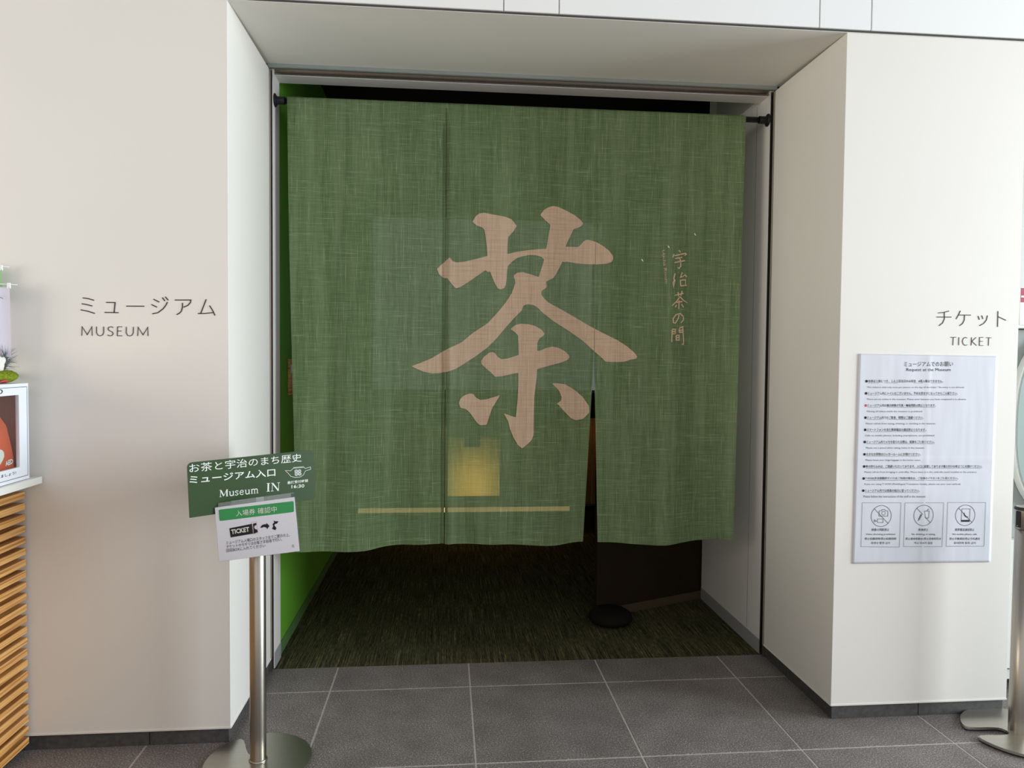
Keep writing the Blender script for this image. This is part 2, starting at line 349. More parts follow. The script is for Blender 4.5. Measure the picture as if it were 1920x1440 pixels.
KANJI = [[[0.7402,1.8418],[0.769,1.8704],[0.7995,1.8957],[0.8116,1.8781],[0.8313,1.8734],[0.8697,1.8776],[0.921,1.8907],[0.9725,1.9046],[0.9696,1.9447],[0.9632,1.9958],[0.9578,2.0255],[0.9457,2.0362],[0.9243,2.0417],[0.9027,2.0598],[0.9154,2.084],[0.9324,2.0989],[0.9581,2.103],[0.9968,2.0955],[1.0313,2.0905],[1.0572,2.086],[1.0832,2.0756],[1.1077,2.0463],[1.0923,2.0203],[1.0684,1.994],[1.0652,1.9554],[1.0647,1.9152],[1.1018,1.9254],[1.1625,1.9362],[1.2147,1.9417],[1.2469,1.9433],[1.2494,1.9597],[1.2559,2.0028],[1.2642,2.046],[1.2641,2.0563],[1.2438,2.073],[1.2166,2.0988],[1.2346,2.1242],[1.2606,2.1386],[1.278,2.1434],[1.3042,2.1398],[1.3438,2.1229],[1.3835,2.1025],[1.4101,2.0825],[1.4218,2.0673],[1.4131,2.055],[1.393,2.0441],[1.3764,2.0402],[1.3627,2.0097],[1.3455,1.9748],[1.3387,1.9566],[1.3985,1.9571],[1.4115,1.9677],[1.4245,1.9853],[1.4421,1.9926],[1.4642,1.9888],[1.4846,1.9824],[1.5131,1.9658],[1.5445,1.9422],[1.5626,1.9191],[1.5646,1.9018],[1.5568,1.8886],[1.532,1.8803],[1.486,1.8776],[1.4347,1.8783],[1.3906,1.8808],[1.3421,1.8876],[1.3334,1.8839],[1.3254,1.8889],[1.316,1.868],[1.2946,1.827],[1.2816,1.8086],[1.2468,1.7915],[1.2513,1.7744],[1.2497,1.764],[1.2384,1.7551],[1.2271,1.7497],[1.2256,1.7307],[1.2388,1.7136],[1.2609,1.6941],[1.3227,1.663],[1.3937,1.6249],[1.4828,1.5756],[1.532,1.55],[1.5904,1.5226],[1.6355,1.4951],[1.6718,1.4655],[1.6874,1.4446],[1.6812,1.4357],[1.6544,1.4311],[1.6231,1.4203],[1.574,1.419],[1.5338,1.4213],[1.5157,1.4404],[1.4842,1.4673],[1.4303,1.5165],[1.3591,1.5636],[1.2882,1.6061],[1.2352,1.6444],[1.2087,1.6699],[1.1911,1.6809],[1.1606,1.6847],[1.1432,1.6793],[1.1347,1.6559],[1.1045,1.6252],[1.0615,1.5772],[1.0186,1.5249],[0.9757,1.4813],[0.9242,1.442],[0.8642,1.4027],[0.83,1.3809],[0.7914,1.3677],[0.753,1.3606],[0.7231,1.3595],[0.6847,1.3661],[0.6548,1.3779],[0.6251,1.3922],[0.6675,1.408],[0.7185,1.4299],[0.7695,1.4621],[0.8122,1.4839],[0.855,1.5042],[0.9062,1.5477],[0.9749,1.5933],[1.0263,1.65],[1.0605,1.6935],[1.0862,1.7344],[1.1031,1.7803],[1.1013,1.7975],[1.0942,1.8162],[1.1114,1.8303],[1.1374,1.8334],[1.1635,1.827],[1.2029,1.8149],[1.2125,1.8125],[1.2243,1.8515],[1.2328,1.8775],[1.237,1.894],[1.2238,1.9057],[1.1975,1.9129],[1.1671,1.9131],[1.1367,1.9073],[1.1108,1.8982],[1.0849,1.8787],[1.0678,1.8595],[1.0645,1.8354],[1.0614,1.7924],[1.0582,1.7709],[1.0513,1.7579],[1.0358,1.7507],[1.0211,1.7556],[1.008,1.7785],[0.9948,1.8083],[0.986,1.8339],[0.9756,1.8302],[0.9644,1.8403],[0.9344,1.8183],[0.8874,1.7849],[0.8491,1.7603],[0.8277,1.7531],[0.8105,1.7707],[0.789,1.7993],[0.7694,1.8023],[0.7506,1.8164]],[[1.0824,1.5688],[1.1049,1.5881],[1.1309,1.5936],[1.1658,1.5924],[1.1964,1.585],[1.2272,1.568],[1.2432,1.5492],[1.2363,1.5387],[1.2189,1.5272],[1.2086,1.5054],[1.209,1.4681],[1.2282,1.4709],[1.25,1.4824],[1.2807,1.4888],[1.3071,1.4847],[1.3381,1.4702],[1.3604,1.4504],[1.3641,1.4399],[1.3562,1.4285],[1.3255,1.4152],[1.2641,1.399],[1.2334,1.39],[1.209,1.3829],[1.2076,1.3446],[1.2019,1.301],[1.1971,1.2487],[1.196,1.1877],[1.1954,1.074],[1.1842,1.0478],[1.1642,1.0286],[1.1424,1.0111],[1.123,1.0261],[1.1009,1.061],[1.083,1.1047],[1.074,1.1395],[1.0536,1.176],[1.0825,1.1656],[1.1105,1.157],[1.1137,1.1875],[1.1185,1.2397],[1.1205,1.3006],[1.1208,1.3649],[1.0982,1.3613],[1.0461,1.3488],[1.0114,1.3459],[0.9939,1.3649],[0.9678,1.3863],[0.9486,1.4051],[0.9468,1.4189],[0.9588,1.438],[0.9845,1.4581],[1.0001,1.4608],[1.0123,1.4541],[1.0237,1.4386],[1.0411,1.4275],[1.0715,1.4321],[1.1218,1.4482],[1.1205,1.4914],[1.1184,1.539],[1.1052,1.5518]],[[0.8447,1.2215],[0.8523,1.2431],[0.8694,1.2578],[0.8952,1.2675],[0.9125,1.2649],[0.923,1.2494],[0.9429,1.2374],[0.9732,1.2409],[1.0355,1.2611],[1.021,1.235],[0.9995,1.2003],[0.9868,1.1612],[0.9741,1.1212],[0.9438,1.1194],[0.9264,1.135],[0.8958,1.1783],[0.8785,1.1939],[0.8526,1.1999]],[[1.2808,1.3163],[1.3001,1.3181],[1.3443,1.3123],[1.3933,1.2845],[1.4337,1.2496],[1.4608,1.2102],[1.4639,1.1794],[1.4481,1.1618],[1.4349,1.1486],[1.3995,1.1416],[1.3727,1.1529],[1.3459,1.1792],[1.3145,1.2142],[1.3039,1.2203],[1.3258,1.2361],[1.3273,1.2536],[1.3138,1.2841]]]
SIDE = [[[[1.8808,1.9514],[1.8891,1.9411]],[[1.8567,1.9325],[1.8516,1.9166]],[[1.8595,1.9247],[1.9135,1.9379],[1.918,1.9338],[1.9083,1.9257]],[[1.8625,1.9116],[1.8976,1.9186]],[[1.8601,1.8931],[1.9114,1.9032]],[[1.8857,1.9147],[1.8898,1.8964],[1.8902,1.8754],[1.8822,1.8657],[1.874,1.8698]]],[[[1.8637,1.8417],[1.857,1.8168],[1.8604,1.8116],[1.8541,1.7957],[1.8567,1.7758],[1.8642,1.8117]],[[1.8988,1.8476],[1.8895,1.8238],[1.9154,1.8337]],[[1.9098,1.8389],[1.9231,1.8265]],[[1.8886,1.8122],[1.8918,1.7806]],[[1.8913,1.8096],[1.9157,1.8127],[1.9151,1.7874]],[[1.8918,1.7832],[1.9227,1.7875]]],[[[1.8627,1.7379],[1.9071,1.7482]],[[1.8787,1.753],[1.8818,1.733]],[[1.8993,1.7596],[1.8926,1.7358]],[[1.8899,1.7331],[1.874,1.7118],[1.85,1.6876]],[[1.89,1.7305],[1.9066,1.7149],[1.9286,1.7031]],[[1.8687,1.7038],[1.9012,1.7095]],[[1.8848,1.7146],[1.8839,1.6739]],[[1.8716,1.6932],[1.8669,1.681]],[[1.8971,1.6963],[1.9082,1.6817]]],[[[1.886,1.6459],[1.8809,1.6274],[1.8677,1.606],[1.8584,1.6086],[1.8565,1.627],[1.8697,1.6457],[1.8913,1.6523],[1.9079,1.6383],[1.9082,1.6224],[1.8949,1.6064]]],[[[1.8519,1.5741],[1.8513,1.5159]],[[1.8519,1.5768],[1.8682,1.577],[1.8685,1.5558]],[[1.8537,1.5662],[1.8673,1.5664]],[[1.8539,1.5556],[1.8674,1.5558]],[[1.8872,1.5798],[1.8875,1.5613]],[[1.8871,1.5825],[1.9055,1.5896],[1.911,1.5219],[1.9102,1.5059],[1.9004,1.508]],[[1.8889,1.5719],[1.9063,1.5748]],[[1.8891,1.5629],[1.9065,1.5642]],[[1.8725,1.5479],[1.8728,1.5257]],[[1.8725,1.5479],[1.8877,1.5491],[1.8881,1.5258]],[[1.8737,1.5373],[1.8868,1.5385]],[[1.8728,1.5257],[1.8881,1.5269]]]]
UJI = [[1.8064,1.9492],[1.8245,1.7933]]
SPECK = [[1.9619,2.0295],[1.8307,1.966],[1.7046,1.9004]]
MUS = [[[[-0.5019,1.633],[-0.4848,1.6309],[-0.4641,1.6251]],[[-0.5058,1.6122],[-0.4896,1.6096],[-0.4702,1.6047]],[[-0.5096,1.5904],[-0.4853,1.586],[-0.4619,1.5783]]],[[[-0.4229,1.6182],[-0.3925,1.6182],[-0.3965,1.5826]],[[-0.4287,1.5826],[-0.381,1.5823]]],[[[-0.3543,1.606],[-0.2926,1.6065]]],[[[-0.2608,1.6322],[-0.2411,1.6221]],[[-0.2678,1.6131],[-0.2491,1.6038]],[[-0.2654,1.5797],[-0.246,1.5843],[-0.2275,1.5989],[-0.2182,1.6119],[-0.2131,1.623]],[[-0.2304,1.6384],[-0.2213,1.6262]],[[-0.2203,1.6415],[-0.2102,1.6292]]],[[[-0.1872,1.6306],[-0.1317,1.6315],[-0.1336,1.6219],[-0.142,1.6122],[-0.1569,1.6052]],[[-0.1609,1.6205],[-0.161,1.6047],[-0.1653,1.5903],[-0.1723,1.583],[-0.1816,1.5781]]],[[[-0.0783,1.6347],[-0.0982,1.5831]],[[-0.1074,1.583],[-0.0819,1.5838],[-0.0539,1.5876]],[[-0.0668,1.6124],[-0.0562,1.5952],[-0.0479,1.5771]]],[[[-0.5071,1.4986],[-0.5058,1.5308],[-0.4885,1.5026],[-0.4723,1.5313],[-0.4718,1.499]]],[[[-0.4569,1.5315],[-0.4572,1.5101],[-0.4523,1.5012],[-0.4446,1.4989],[-0.4364,1.5023],[-0.4327,1.5104],[-0.4324,1.5318]]],[[[-0.3997,1.5284],[-0.4065,1.5321],[-0.4156,1.5296],[-0.418,1.5234],[-0.4135,1.5178],[-0.4044,1.5141],[-0.4,1.5075],[-0.4046,1.5008],[-0.4128,1.4992],[-0.4191,1.5025]]],[[[-0.3692,1.5321],[-0.3851,1.5319],[-0.3864,1.5],[-0.369,1.5002]],[[-0.3857,1.5167],[-0.3716,1.5169]]],[[[-0.355,1.5318],[-0.3557,1.5104],[-0.3508,1.5014],[-0.3435,1.4996],[-0.3361,1.5025],[-0.3315,1.5107],[-0.3308,1.5321]]],[[[-0.3165,1.4999],[-0.3148,1.5319],[-0.2981,1.5039],[-0.2814,1.5318],[-0.2807,1.5003]]]]
TIC = [[[[2.7259,1.6264],[2.7469,1.6287],[2.772,1.635]],[[2.7209,1.6105],[2.7825,1.611]],[[2.7523,1.6288],[2.7532,1.603],[2.7461,1.5871],[2.7316,1.5762]]],[[[2.8198,1.6365],[2.8126,1.6205],[2.8026,1.6037]],[[2.8114,1.6197],[2.8648,1.6201]],[[2.8381,1.6193],[2.8375,1.6002],[2.8307,1.5862],[2.8183,1.5773]]],[[[2.8956,1.6169],[2.9016,1.6019]],[[2.9113,1.6191],[2.9169,1.6053]],[[2.9352,1.6195],[2.9315,1.6007],[2.92,1.5874],[2.9033,1.5784]]],[[[2.9799,1.6373],[2.9803,1.575]],[[2.9797,1.6161],[3.015,1.6015]]],[[[2.7816,1.5308],[2.8049,1.5311]],[[2.7931,1.5309],[2.7924,1.4995]]],[[[2.8168,1.5316],[2.817,1.4998]]],[[[2.8525,1.5288],[2.8431,1.5315],[2.8356,1.5267],[2.8321,1.5159],[2.8364,1.504],[2.845,1.4993],[2.8534,1.5018]]],[[[2.8707,1.5318],[2.8701,1.4996]],[[2.8899,1.5317],[2.8725,1.5159],[2.8927,1.4994]]],[[[2.9206,1.532],[2.9048,1.5318],[2.905,1.4995],[2.9217,1.4993]],[[2.9049,1.5163],[2.9194,1.5164]]],[[[2.9326,1.5314],[2.9552,1.5312]],[[2.9441,1.5311],[2.9435,1.4995]]]]
UNDER = [[[2.4396,1.3471],[2.7499,1.3489]],[[2.439,1.2992],[2.812,1.3007]],[[2.439,1.2512],[2.7208,1.2519]],[[2.4391,1.2032],[2.6704,1.2034]],[[2.4391,1.1551],[2.6834,1.1549]],[[2.4386,1.1069],[2.7202,1.1063]],[[2.4386,1.0581],[2.6639,1.0573]],[[2.4387,1.0098],[2.9273,1.0073]],[[2.4381,0.9621],[2.8255,0.9595]],[[2.4375,0.9137],[2.6631,0.9118]]]
BUL = [[2.4331,1.3543],[2.4325,1.3064],[2.4325,1.2584],[2.4326,1.2104],[2.4326,1.1623],[2.432,1.1141],[2.4321,1.0653],[2.4321,1.0171],[2.4315,0.9694],[2.4309,0.921]]
ROWS = [["ミュージアムでのお願い",[2.587,1.4123],[2.7928,1.4151],0.01928],["Request at the Museum",[2.5972,1.3914],[2.7839,1.3927],0.01542],["本券は１枚につき、１人１回当日のみ有効　※再入場はできません。",[2.4395,1.3489],[2.7537,1.3507],0.01157],["This ticket is valid only once per person on the day of the ticket * Re-entry is not allowed.",[2.4358,1.3256],[2.844,1.3276],0.00835],["ミュージアム内にトイレはございません。予めお済ませになってからご入場下さい。",[2.439,1.301],[2.8158,1.3026],0.01157],["There are no toilets in the museum. Please enter because you have completed it in advance.",[2.4358,1.2782],[2.854,1.2796],0.00835],["ミュージアム内の展示映像の写真・動画撮影は禁止となります。",[2.439,1.253],[2.7246,1.2538],0.01157],["Filming of videos inside the museum is prohibited.",[2.4384,1.2302],[2.6708,1.2306],0.00835],["ミュージアム内でのご飲食、喫煙はご遠慮ください。",[2.439,1.205],[2.6742,1.2052],0.01157],["Please refrain from eating, drinking, or smoking in the museum.",[2.4352,1.1821],[2.7268,1.1822],0.00835],["スマートフォンを含む携帯電話の通話禁止となります。",[2.4391,1.1569],[2.6872,1.1567],0.01157],["Calls on mobile phones, including smartphones, are prohibited.",[2.4334,1.1346],[2.7245,1.1343],0.00835],["ミュージアム内でメモを取られる際は、鉛筆をご使用ください。",[2.4385,1.1087],[2.724,1.1081],0.01157],["Please use a pencil when taking notes in the museum.",[2.4379,1.0858],[2.6842,1.0851],0.00835],["大きなお荷物はロッカールームにお預けください。",[2.4386,1.0599],[2.6677,1.0591],0.01157],["Please leave your large luggage in the locker room.",[2.4373,1.0376],[2.6684,1.0366],0.00835],["傘の持ち込みは、ご遠慮いただいております。入口に設置してあります備え付けの傘立てにお預けください。",[2.4386,1.0116],[2.9312,1.0091],0.01157],["Please refrain from bringing in umbrellas. Please leave it in the umbrella stand installed at the entrance.",[2.4341,0.9899],[2.9091,0.9871],0.00835],["T-VOIX(多言語翻訳ガイド)をご利用の場合は、ご自身のイヤホンをご使用ください。",[2.438,0.9639],[2.8293,0.9613],0.01157],["If you are using T-VOIX (Multilingual Translation Guide), please use your own earbuds.",[2.4354,0.9421],[2.843,0.9391],0.00835],["ミュージアム内では係員の指示に従ってください。",[2.4374,0.9155],[2.6669,0.9136],0.01157],["Please follow the instructions of the staff in the museum.",[2.4323,0.8938],[2.694,0.8914],0.00835],["映像の撮影禁止",[2.4702,0.7593],[2.5441,0.7583],0.01092],["Video shooting prohibited",[2.4466,0.7419],[2.5689,0.7402],0.00835],["禁止拍攝視頻/禁止拍摄视频",[2.442,0.7244],[2.5745,0.7225],0.00964],["동영상 촬영 금지",[2.4691,0.7069],[2.5481,0.7058],0.00964],["飲食禁止",[2.6671,0.7566],[2.7084,0.7561],0.01092],["No drinking or eating",[2.6387,0.7393],[2.738,0.7379],0.00835],["禁止進食和飲水/禁止进食和饮水",[2.6129,0.7219],[2.7651,0.7197],0.00964],["먹고 마시지 않음",[2.6507,0.7042],[2.7281,0.7031],0.00964],["携帯電話通話禁止",[2.8224,0.7546],[2.9058,0.7535],0.01092],["No mobile phone calls",[2.8125,0.7369],[2.9168,0.7354],0.00835],["禁止手機通話/禁止手机通话",[2.8001,0.7192],[2.9305,0.7173],0.00964],["휴대전화 통화 금지",[2.8188,0.7017],[2.9127,0.7003],0.00964]]
BOXES = [[[2.4278,0.8726],[2.59,0.871],[2.5881,0.6935],[2.4275,0.6978]],[[2.6067,0.8709],[2.7708,0.8693],[2.7692,0.6926],[2.606,0.6951]],[[2.7882,0.8704],[2.9503,0.8688],[2.949,0.6917],[2.7866,0.6936]]]
CIRC = [[[2.5086,0.819],[2.5507,0.8185],[2.4665,0.8486],[2.5413,0.79]],[[2.6871,0.8194],[2.7284,0.8189],[2.6567,0.8484],[2.7164,0.7903]],[[2.8645,0.818],[2.9062,0.8176],[2.8356,0.849],[2.8961,0.7893]]]
PICT = [[[2.4991,0.8397],[2.5093,0.8396],[2.5117,0.8451],[2.5231,0.845],[2.5265,0.8394],[2.536,0.8393],[2.536,0.8181],[2.4991,0.8185],[2.4991,0.8397]],[[2.4937,0.8076],[2.5166,0.8073],[2.517,0.7927],[2.4934,0.793],[2.4937,0.8076]],[[2.4798,0.8041],[2.4888,0.8004],[2.4888,0.7985],[2.48,0.7956],[2.4798,0.8041]],[[2.6898,0.8371],[2.7104,0.8369],[2.7081,0.8088],[2.6952,0.8089],[2.6898,0.8371]],[[2.7001,0.837],[2.705,0.8443],[2.709,0.843]],[[2.6647,0.797],[2.6773,0.8238]],[[2.8494,0.844],[2.8845,0.8436],[2.883,0.792],[2.8478,0.7924],[2.8494,0.844]],[[2.859,0.8279],[2.8606,0.8193],[2.868,0.8118],[2.8765,0.8099]],[[2.8482,0.7985],[2.8834,0.7981]]]
DOTS = [[2.5178,0.8304],[2.6762,0.8201],[2.6725,0.8128],[2.6689,0.8055]]
SHEET = [[2.3994,1.4616],[2.9831,1.4573],[2.9801,0.6262],[2.3944,0.6296]]
B1 = {"pose":[0.56868,-0.03783,-0.02986,0.13158,0.99904,0.42895,0.17986],"text":[["お茶と宇治のまち歴史",[-0.2091,0.057],[0.1684,0.0524],0.029,"b"],["ミュージアム入口",[-0.2104,0.0203],[0.0716,0.0118],0.027,"b"],["最終受付時間",[0.113,-0.0223],[0.1881,-0.0241],0.0105,"b"],["16:30",[0.1268,-0.0389],[0.1737,-0.0417],0.0122,"b"]],"museum":[[-0.1187,-0.0351],[0.0116,-0.0395],[-0.1176,-0.012]],"IN":[[0.0373,-0.038],[0.0845,-0.041],[0.0386,-0.0096]],"pot":[[0.1076,0.0268],[0.1182,0.0153],[0.1264,0.004],[0.1419,-0.0017],[0.1613,-0.0024],[0.173,0.0042],[0.18,0.0165],[0.2007,0.021],[0.2004,0.0294],[0.1804,0.0255],[0.1763,0.0304],[0.1364,0.0316],[0.1273,0.0241],[0.1076,0.0268]],"lid":[[0.1365,0.0344],[0.1754,0.0333]],"rings":[[0.1467,0.0198],[0.1587,0.019],[0.147,0.0094],[0.1593,0.0089]]}
B2 = {"pose":[-0.13845,-0.15314,-0.14761,0.16628,0.8612,0.26815,0.17601],"text":[["入場券",[-0.0644,0.0501],[-0.0005,0.0488],0.0195,"w"],["確認中",[0.0083,0.0486],[0.0723,0.0472],0.0195,"w"],["TICKET",[-0.0854,-0.0059],[-0.0246,-0.0042],0.0155,"wb"],["ミュージアム入場口のスタッフまでご提示の上、",[-0.1052,-0.0369],[0.1081,-0.037],0.0112,"k"],["チケットのモギリはお客さま自身で行い、",[-0.1056,-0.0494],[0.0812,-0.0483],0.0112,"k"],["回収BOXに入れてください",[-0.1066,-0.0618],[0.0235,-0.0618],0.0112,"k"]],"band":[[-0.1221,0.0798],[0.1307,0.0754],[0.1283,0.04],[-0.1219,0.0424]],"tick":[[-0.0911,0.0147],[-0.0144,0.0196],[-0.0131,-0.0126],[-0.0894,-0.0154]],"stub":[[-0.0112,0.0195],[0.0003,0.0209],[0.0007,0.0145],[-0.006,0.0123],[-0.0084,0.0072],[-0.0057,0.0015],[0.0015,-0.0019],[0.0024,-0.0099],[-0.0115,-0.0132]],"red":[[-0.018,0.0236],[-0.0001,0.0244],[0.0027,-0.0131],[-0.0151,-0.0139],[-0.018,0.0236]],"arrow":[[0.0116,0.003],[0.0171,0.0102],[0.0255,0.0129],[0.0335,0.0119],[0.0333,0.0166],[0.0432,0.0053],[0.0336,-0.0045],[0.0331,0.0009],[0.0247,0.0045],[0.0181,0.0028]],"torn":[[0.0585,0.0206],[0.0647,0.0176],[0.0744,0.017],[0.0689,0.0098],[0.0623,0.0091],[0.0593,0.0048],[0.0631,-0.0004],[0.0658,-0.0055],[0.0605,-0.0111],[0.0507,-0.0051],[0.0552,0.0021],[0.0543,0.0101],[0.0596,0.0142]],"mark":[[[0.1101,-0.0667],[0.1203,-0.0667]],[[0.1154,-0.0642],[0.1152,-0.0698]],[[0.1107,-0.073],[0.1191,-0.0728]],[[0.1116,-0.0706],[0.1187,-0.0706]]],"holder":[[-0.1216,0.109],[0.1151,0.106],[0.13,0.0913],[-0.1222,0.0906]]}
# ============================================================ the setting
W = 2.32; ZH = 2.70; YD = .61; ZB = .057
XL, XR = .009, 2.317
# floor: mortar bed with individual tiles
fl = struct('floor', box(-3.6,5.4,-5.4,.64,-.10,-.0012), M['grout'])
T = .6; g_ = .0035
cache = {}
for i in range(-5, 8):
    for j in range(-9, 2):
        x0 = .298+T*i; y0 = .398+T*(j-1); x1 = x0+T; y1 = y0+T
        if j == 1: y1 = .637
        elif y1 > .64: continue
        y1 = min(y1, .64)
        key = round(y1-y0,3)
        if key not in cache:
            bm = box(g_, T-g_, g_, key-g_ if j != 1 else key, -.009, 0, bev=.0008)
            o = obj('tile', bm, M['tile'], fl, loc=(x0,y0,0)); cache[key] = o
        else:
            o = cache[key].copy(); C.objects.link(o); o.parent = fl; o.location = (x0,y0,0)
# side bay floor beside the ticket wall
bay = bmesh.new(); bx(bay, 3.06, 5.4, .64, 1.15, -.10, -.001); struct('floor', bay, M['tile'])
cp = struct('floor', box(-.02,5.0,.6405,5.2,-.10,.001), M['carpet']); tag(cp, 'dark green and ochre striped carpet beyond the entrance')

# left wall block and right wall block with shadow-gap skirting
def wall_block(name, x0, x1, face, side):
    w = struct(name, box(x0,x1,0,YD,ZB,ZH+.001, bev=.0012), M['wall'])
    tr = bmesh.new(); bx(tr, x0, x1, -.0022, .004, ZB, ZB+.006)
    if side == 'L': bx(tr, x1-.004, x1+.0022, 0, YD, ZB, ZB+.006)
    else: bx(tr, x0-.0022, x0+.004, 0, YD, ZB, ZB+.006)
    obj('bottom_bead', tr, M['wall'], w)
    return w
wl = wall_block('wall_left', -3.4, 0, 0, 'L')
wr = wall_block('wall_right', W, 3.071, 0, 'R')
def skirting(name, segs):
    s = None
    root = empty(name); root['kind'] = 'structure'
    for (x0,x1,y0,y1) in segs: obj('skirting_tile', box(x0,x1,y0,y1,0,ZB+.001, bev=.0005), M['skirt'], root)
    return root
G = .0015
skirting('baseboard_left', [(-.892+G,-.292-G,.009,.02),(-.292+G,-.009,.009,.02),(-1.492+G,-.892-G,.009,.02),(-2.092+G,-1.492-G,.009,.02),
    (-.020,-.009,.0205,.398-G),(-.020,-.009,.398+G,YD)])
skirting('baseboard_right', [(W+.009,2.697-G,.009,.02),(2.697+G,3.062,.009,.02),(W+.009,W+.02,.0205,.398-G),(W+.009,W+.02,.398+G,YD),(3.05,3.062,.0205,YD)])
core = bmesh.new(); bx(core,-3.4,-.021,.021,YD,0,ZB); struct('trim_1', core, M['gap'])
core = bmesh.new(); bx(core,W+.021,3.049,.021,YD,0,ZB); struct('trim_2', core, M['gap'])

# lintel: sloping soffit block, panelled front above it
bm = bmesh.new()
pts = [(-3.4,0,2.701),(5.4,0,2.701),(5.4,YD,2.719),(-3.4,YD,2.719)]
lo = [bm.verts.new(p) for p in pts]; hi = [bm.verts.new((p[0],p[1],3.9)) for p in pts]
bm.faces.new(lo[::-1]); bm.faces.new(hi)
for i in range(4): bm.faces.new((lo[i],lo[(i+1)%4],hi[(i+1)%4],hi[i]))
ln = struct('wall_upper', bm, M['wall'])
seams = [-3.4,-1.226,-1.02,-.226,-.02,.988,1.194,2.202,2.411,3.42,3.63,5.4]
for a, b in zip(seams, seams[1:]):
    obj('wall_panel', box(a+.0025,b-.0025,-.012,-.0005,2.709,3.86, bev=.001), M['upper'], ln)
obj('shadow_strip', box(-3.4,5.4,-.004,-.0002,2.703,2.709), M['gap'], ln)

# shutter slot and jambs around the opening
t3 = empty('trim_3'); t3['kind'] = 'structure'
obj('slot_lip', box(-.004,W+.004,.596,.612,2.703,2.722, bev=.001), M['kiosk'], t3)
sl = bmesh.new(); bx(sl,0,W,.612,.676,2.718,2.745); bx(sl,0,W,.640,.6415,2.712,2.718); obj('slot_channel', sl, M['steel_dark'], t3)
sl = bmesh.new(); bx(sl,0,W,.672,.677,2.700,2.745); bx(sl,0,W,.664,.677,2.700,2.7035); obj('slot_edge', sl, M['steel'], t3)
for x0, x1, xa in ((-.012,.006,0),(W-.006,W+.012,W)):
    tr = bmesh.new(); bx(tr, x0, x1, .6115, .6145, .001, 2.705); bx(tr, x0, x1, .6405, .6435, .001, 2.705)
    obj('track_edge', tr, M['steel'], t3)
gr = bmesh.new(); bx(gr,-.06,-.012,.611,.644,.0,2.745); bx(gr,W+.012,W+.06,.611,.644,.0,2.745); obj('track_groove', gr, M['track_dark'], t3)
hd = struct('trim_4', box(-.3,2.66,.677,.77,2.697,3.3), M['jamb'])
jl = struct('wall_left', box(-.30,XL,.6445,.768,.001,2.72, bev=.001), M['jamb'])
obj('jamb_skirting', box(XL-.001,XL+.002,.646,.768,.0015,.075), M['jamb_base'], jl)
gw = struct('wall_left', box(-.30,0,.769,3.4,.001,3.12), M['green_wall'])
obj('skirting', box(-.001,.004,.769,3.4,.0015,.062), M['green_base'], gw)
rw = struct('wall_right', box(XR,2.66,.6445,1.455,.001,3.3), M['jamb'])
obj('panel_joint', box(XR-.0008,XR+.001,.7995,.8005,.078,2.69), M['gap'], rw)
obj('wall_skirting', box(XR-.003,XR+.001,.646,1.455,.0015,.070), M['jamb_base'], rw)
# dark museum room behind
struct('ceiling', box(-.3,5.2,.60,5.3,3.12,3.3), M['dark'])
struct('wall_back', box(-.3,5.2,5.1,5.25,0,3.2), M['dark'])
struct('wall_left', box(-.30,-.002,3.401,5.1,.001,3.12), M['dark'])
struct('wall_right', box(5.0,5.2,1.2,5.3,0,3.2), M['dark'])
struct('wall_right', box(2.66,5.2,1.2,1.455,0,3.9), M['chasen'])
struct('ceiling', box(-.3,5.2,.61,.676,2.746,3.3), M['dark'])
struct('ceiling', box(2.3,5.2,.611,1.3,2.72,3.3), M['chasen'])

# ============================================================ noren
YC = .657
def waves(x, z):
    t = max(0, min(1, (2.56-z)/2.0)); k = .25 + .75*t
    y = .010*k*math.sin(x*9.5+.8) + .006*k*math.sin(x*21+z*.7+2) + .004*k*math.sin(x*37-z*1.3)
    y -= .055*(t**2.5)*(1/(1+math.exp((x-.46)*38)))          # left panel swings outwards at its foot
    y += -.012*math.exp(-((x-.802)/.018)**2) + .011*math.exp(-((x-.770)/.010)**2)
    y -= .010*k*math.exp(-((x-1.11)/.07)**2)
    y -= .012*(t**2)*math.exp(-((x-1.26)/.09)**2)
    y -= .014*(t**2)*math.exp(-((x-1.80)/.13)**2)
    y += .010*(t**2)*math.exp(-((x-2.00)/.05)**2)
    y += .0025*math.exp(-((z-1.475)/.010)**2)*(1 if x < .78 else .4)      # ironed cross crease
    y += .0015*noise.noise(Vector((x*6,z*5,0)))
    return y
def hem_z(x):
    z = .560
    z -= .012*(1/(1+math.exp((x-.46)*40)))
    z -= .012*math.exp(-((x-1.26)/.10)**2) + .018*math.exp(-((x-1.80)/.13)**2)*.9
    return z
SL1, SL2, ZS = .782, 1.4825, 2.082
def edges(i, z):
    t = max(0, (2.6-z)/2.04); s = max(0, (ZS-z)/(ZS-.56))
    if i == 0: return .068+.050*t**1.6, SL1-.0007*(1 if s > 0 else 0)-.002*s
    if i == 1: return SL1+.0007*(1 if s > 0 else 0), SL2-(.0007 if s > 0 else 0)-.040*max(0,(s-.38)/.62)**1.1
    return SL2+(.0007 if s > 0 else 0)+.0265*max(0,(s-.45)/.55)**.9, 2.200-.024*t
root = empty('noren_curtain', (1.134,YC,2.6)); tag(root, 'wide green linen curtain with a large beige tea character, hung across the doorway', 'curtain')
inv = Matrix.Translation((-1.134,-YC,-2.6))
def nobj(name, bm, m, smooth=True, par=root):
    bmesh.ops.transform(bm, matrix=inv, verts=bm.verts); return obj(name, bm, m, par, smooth)
panels = []
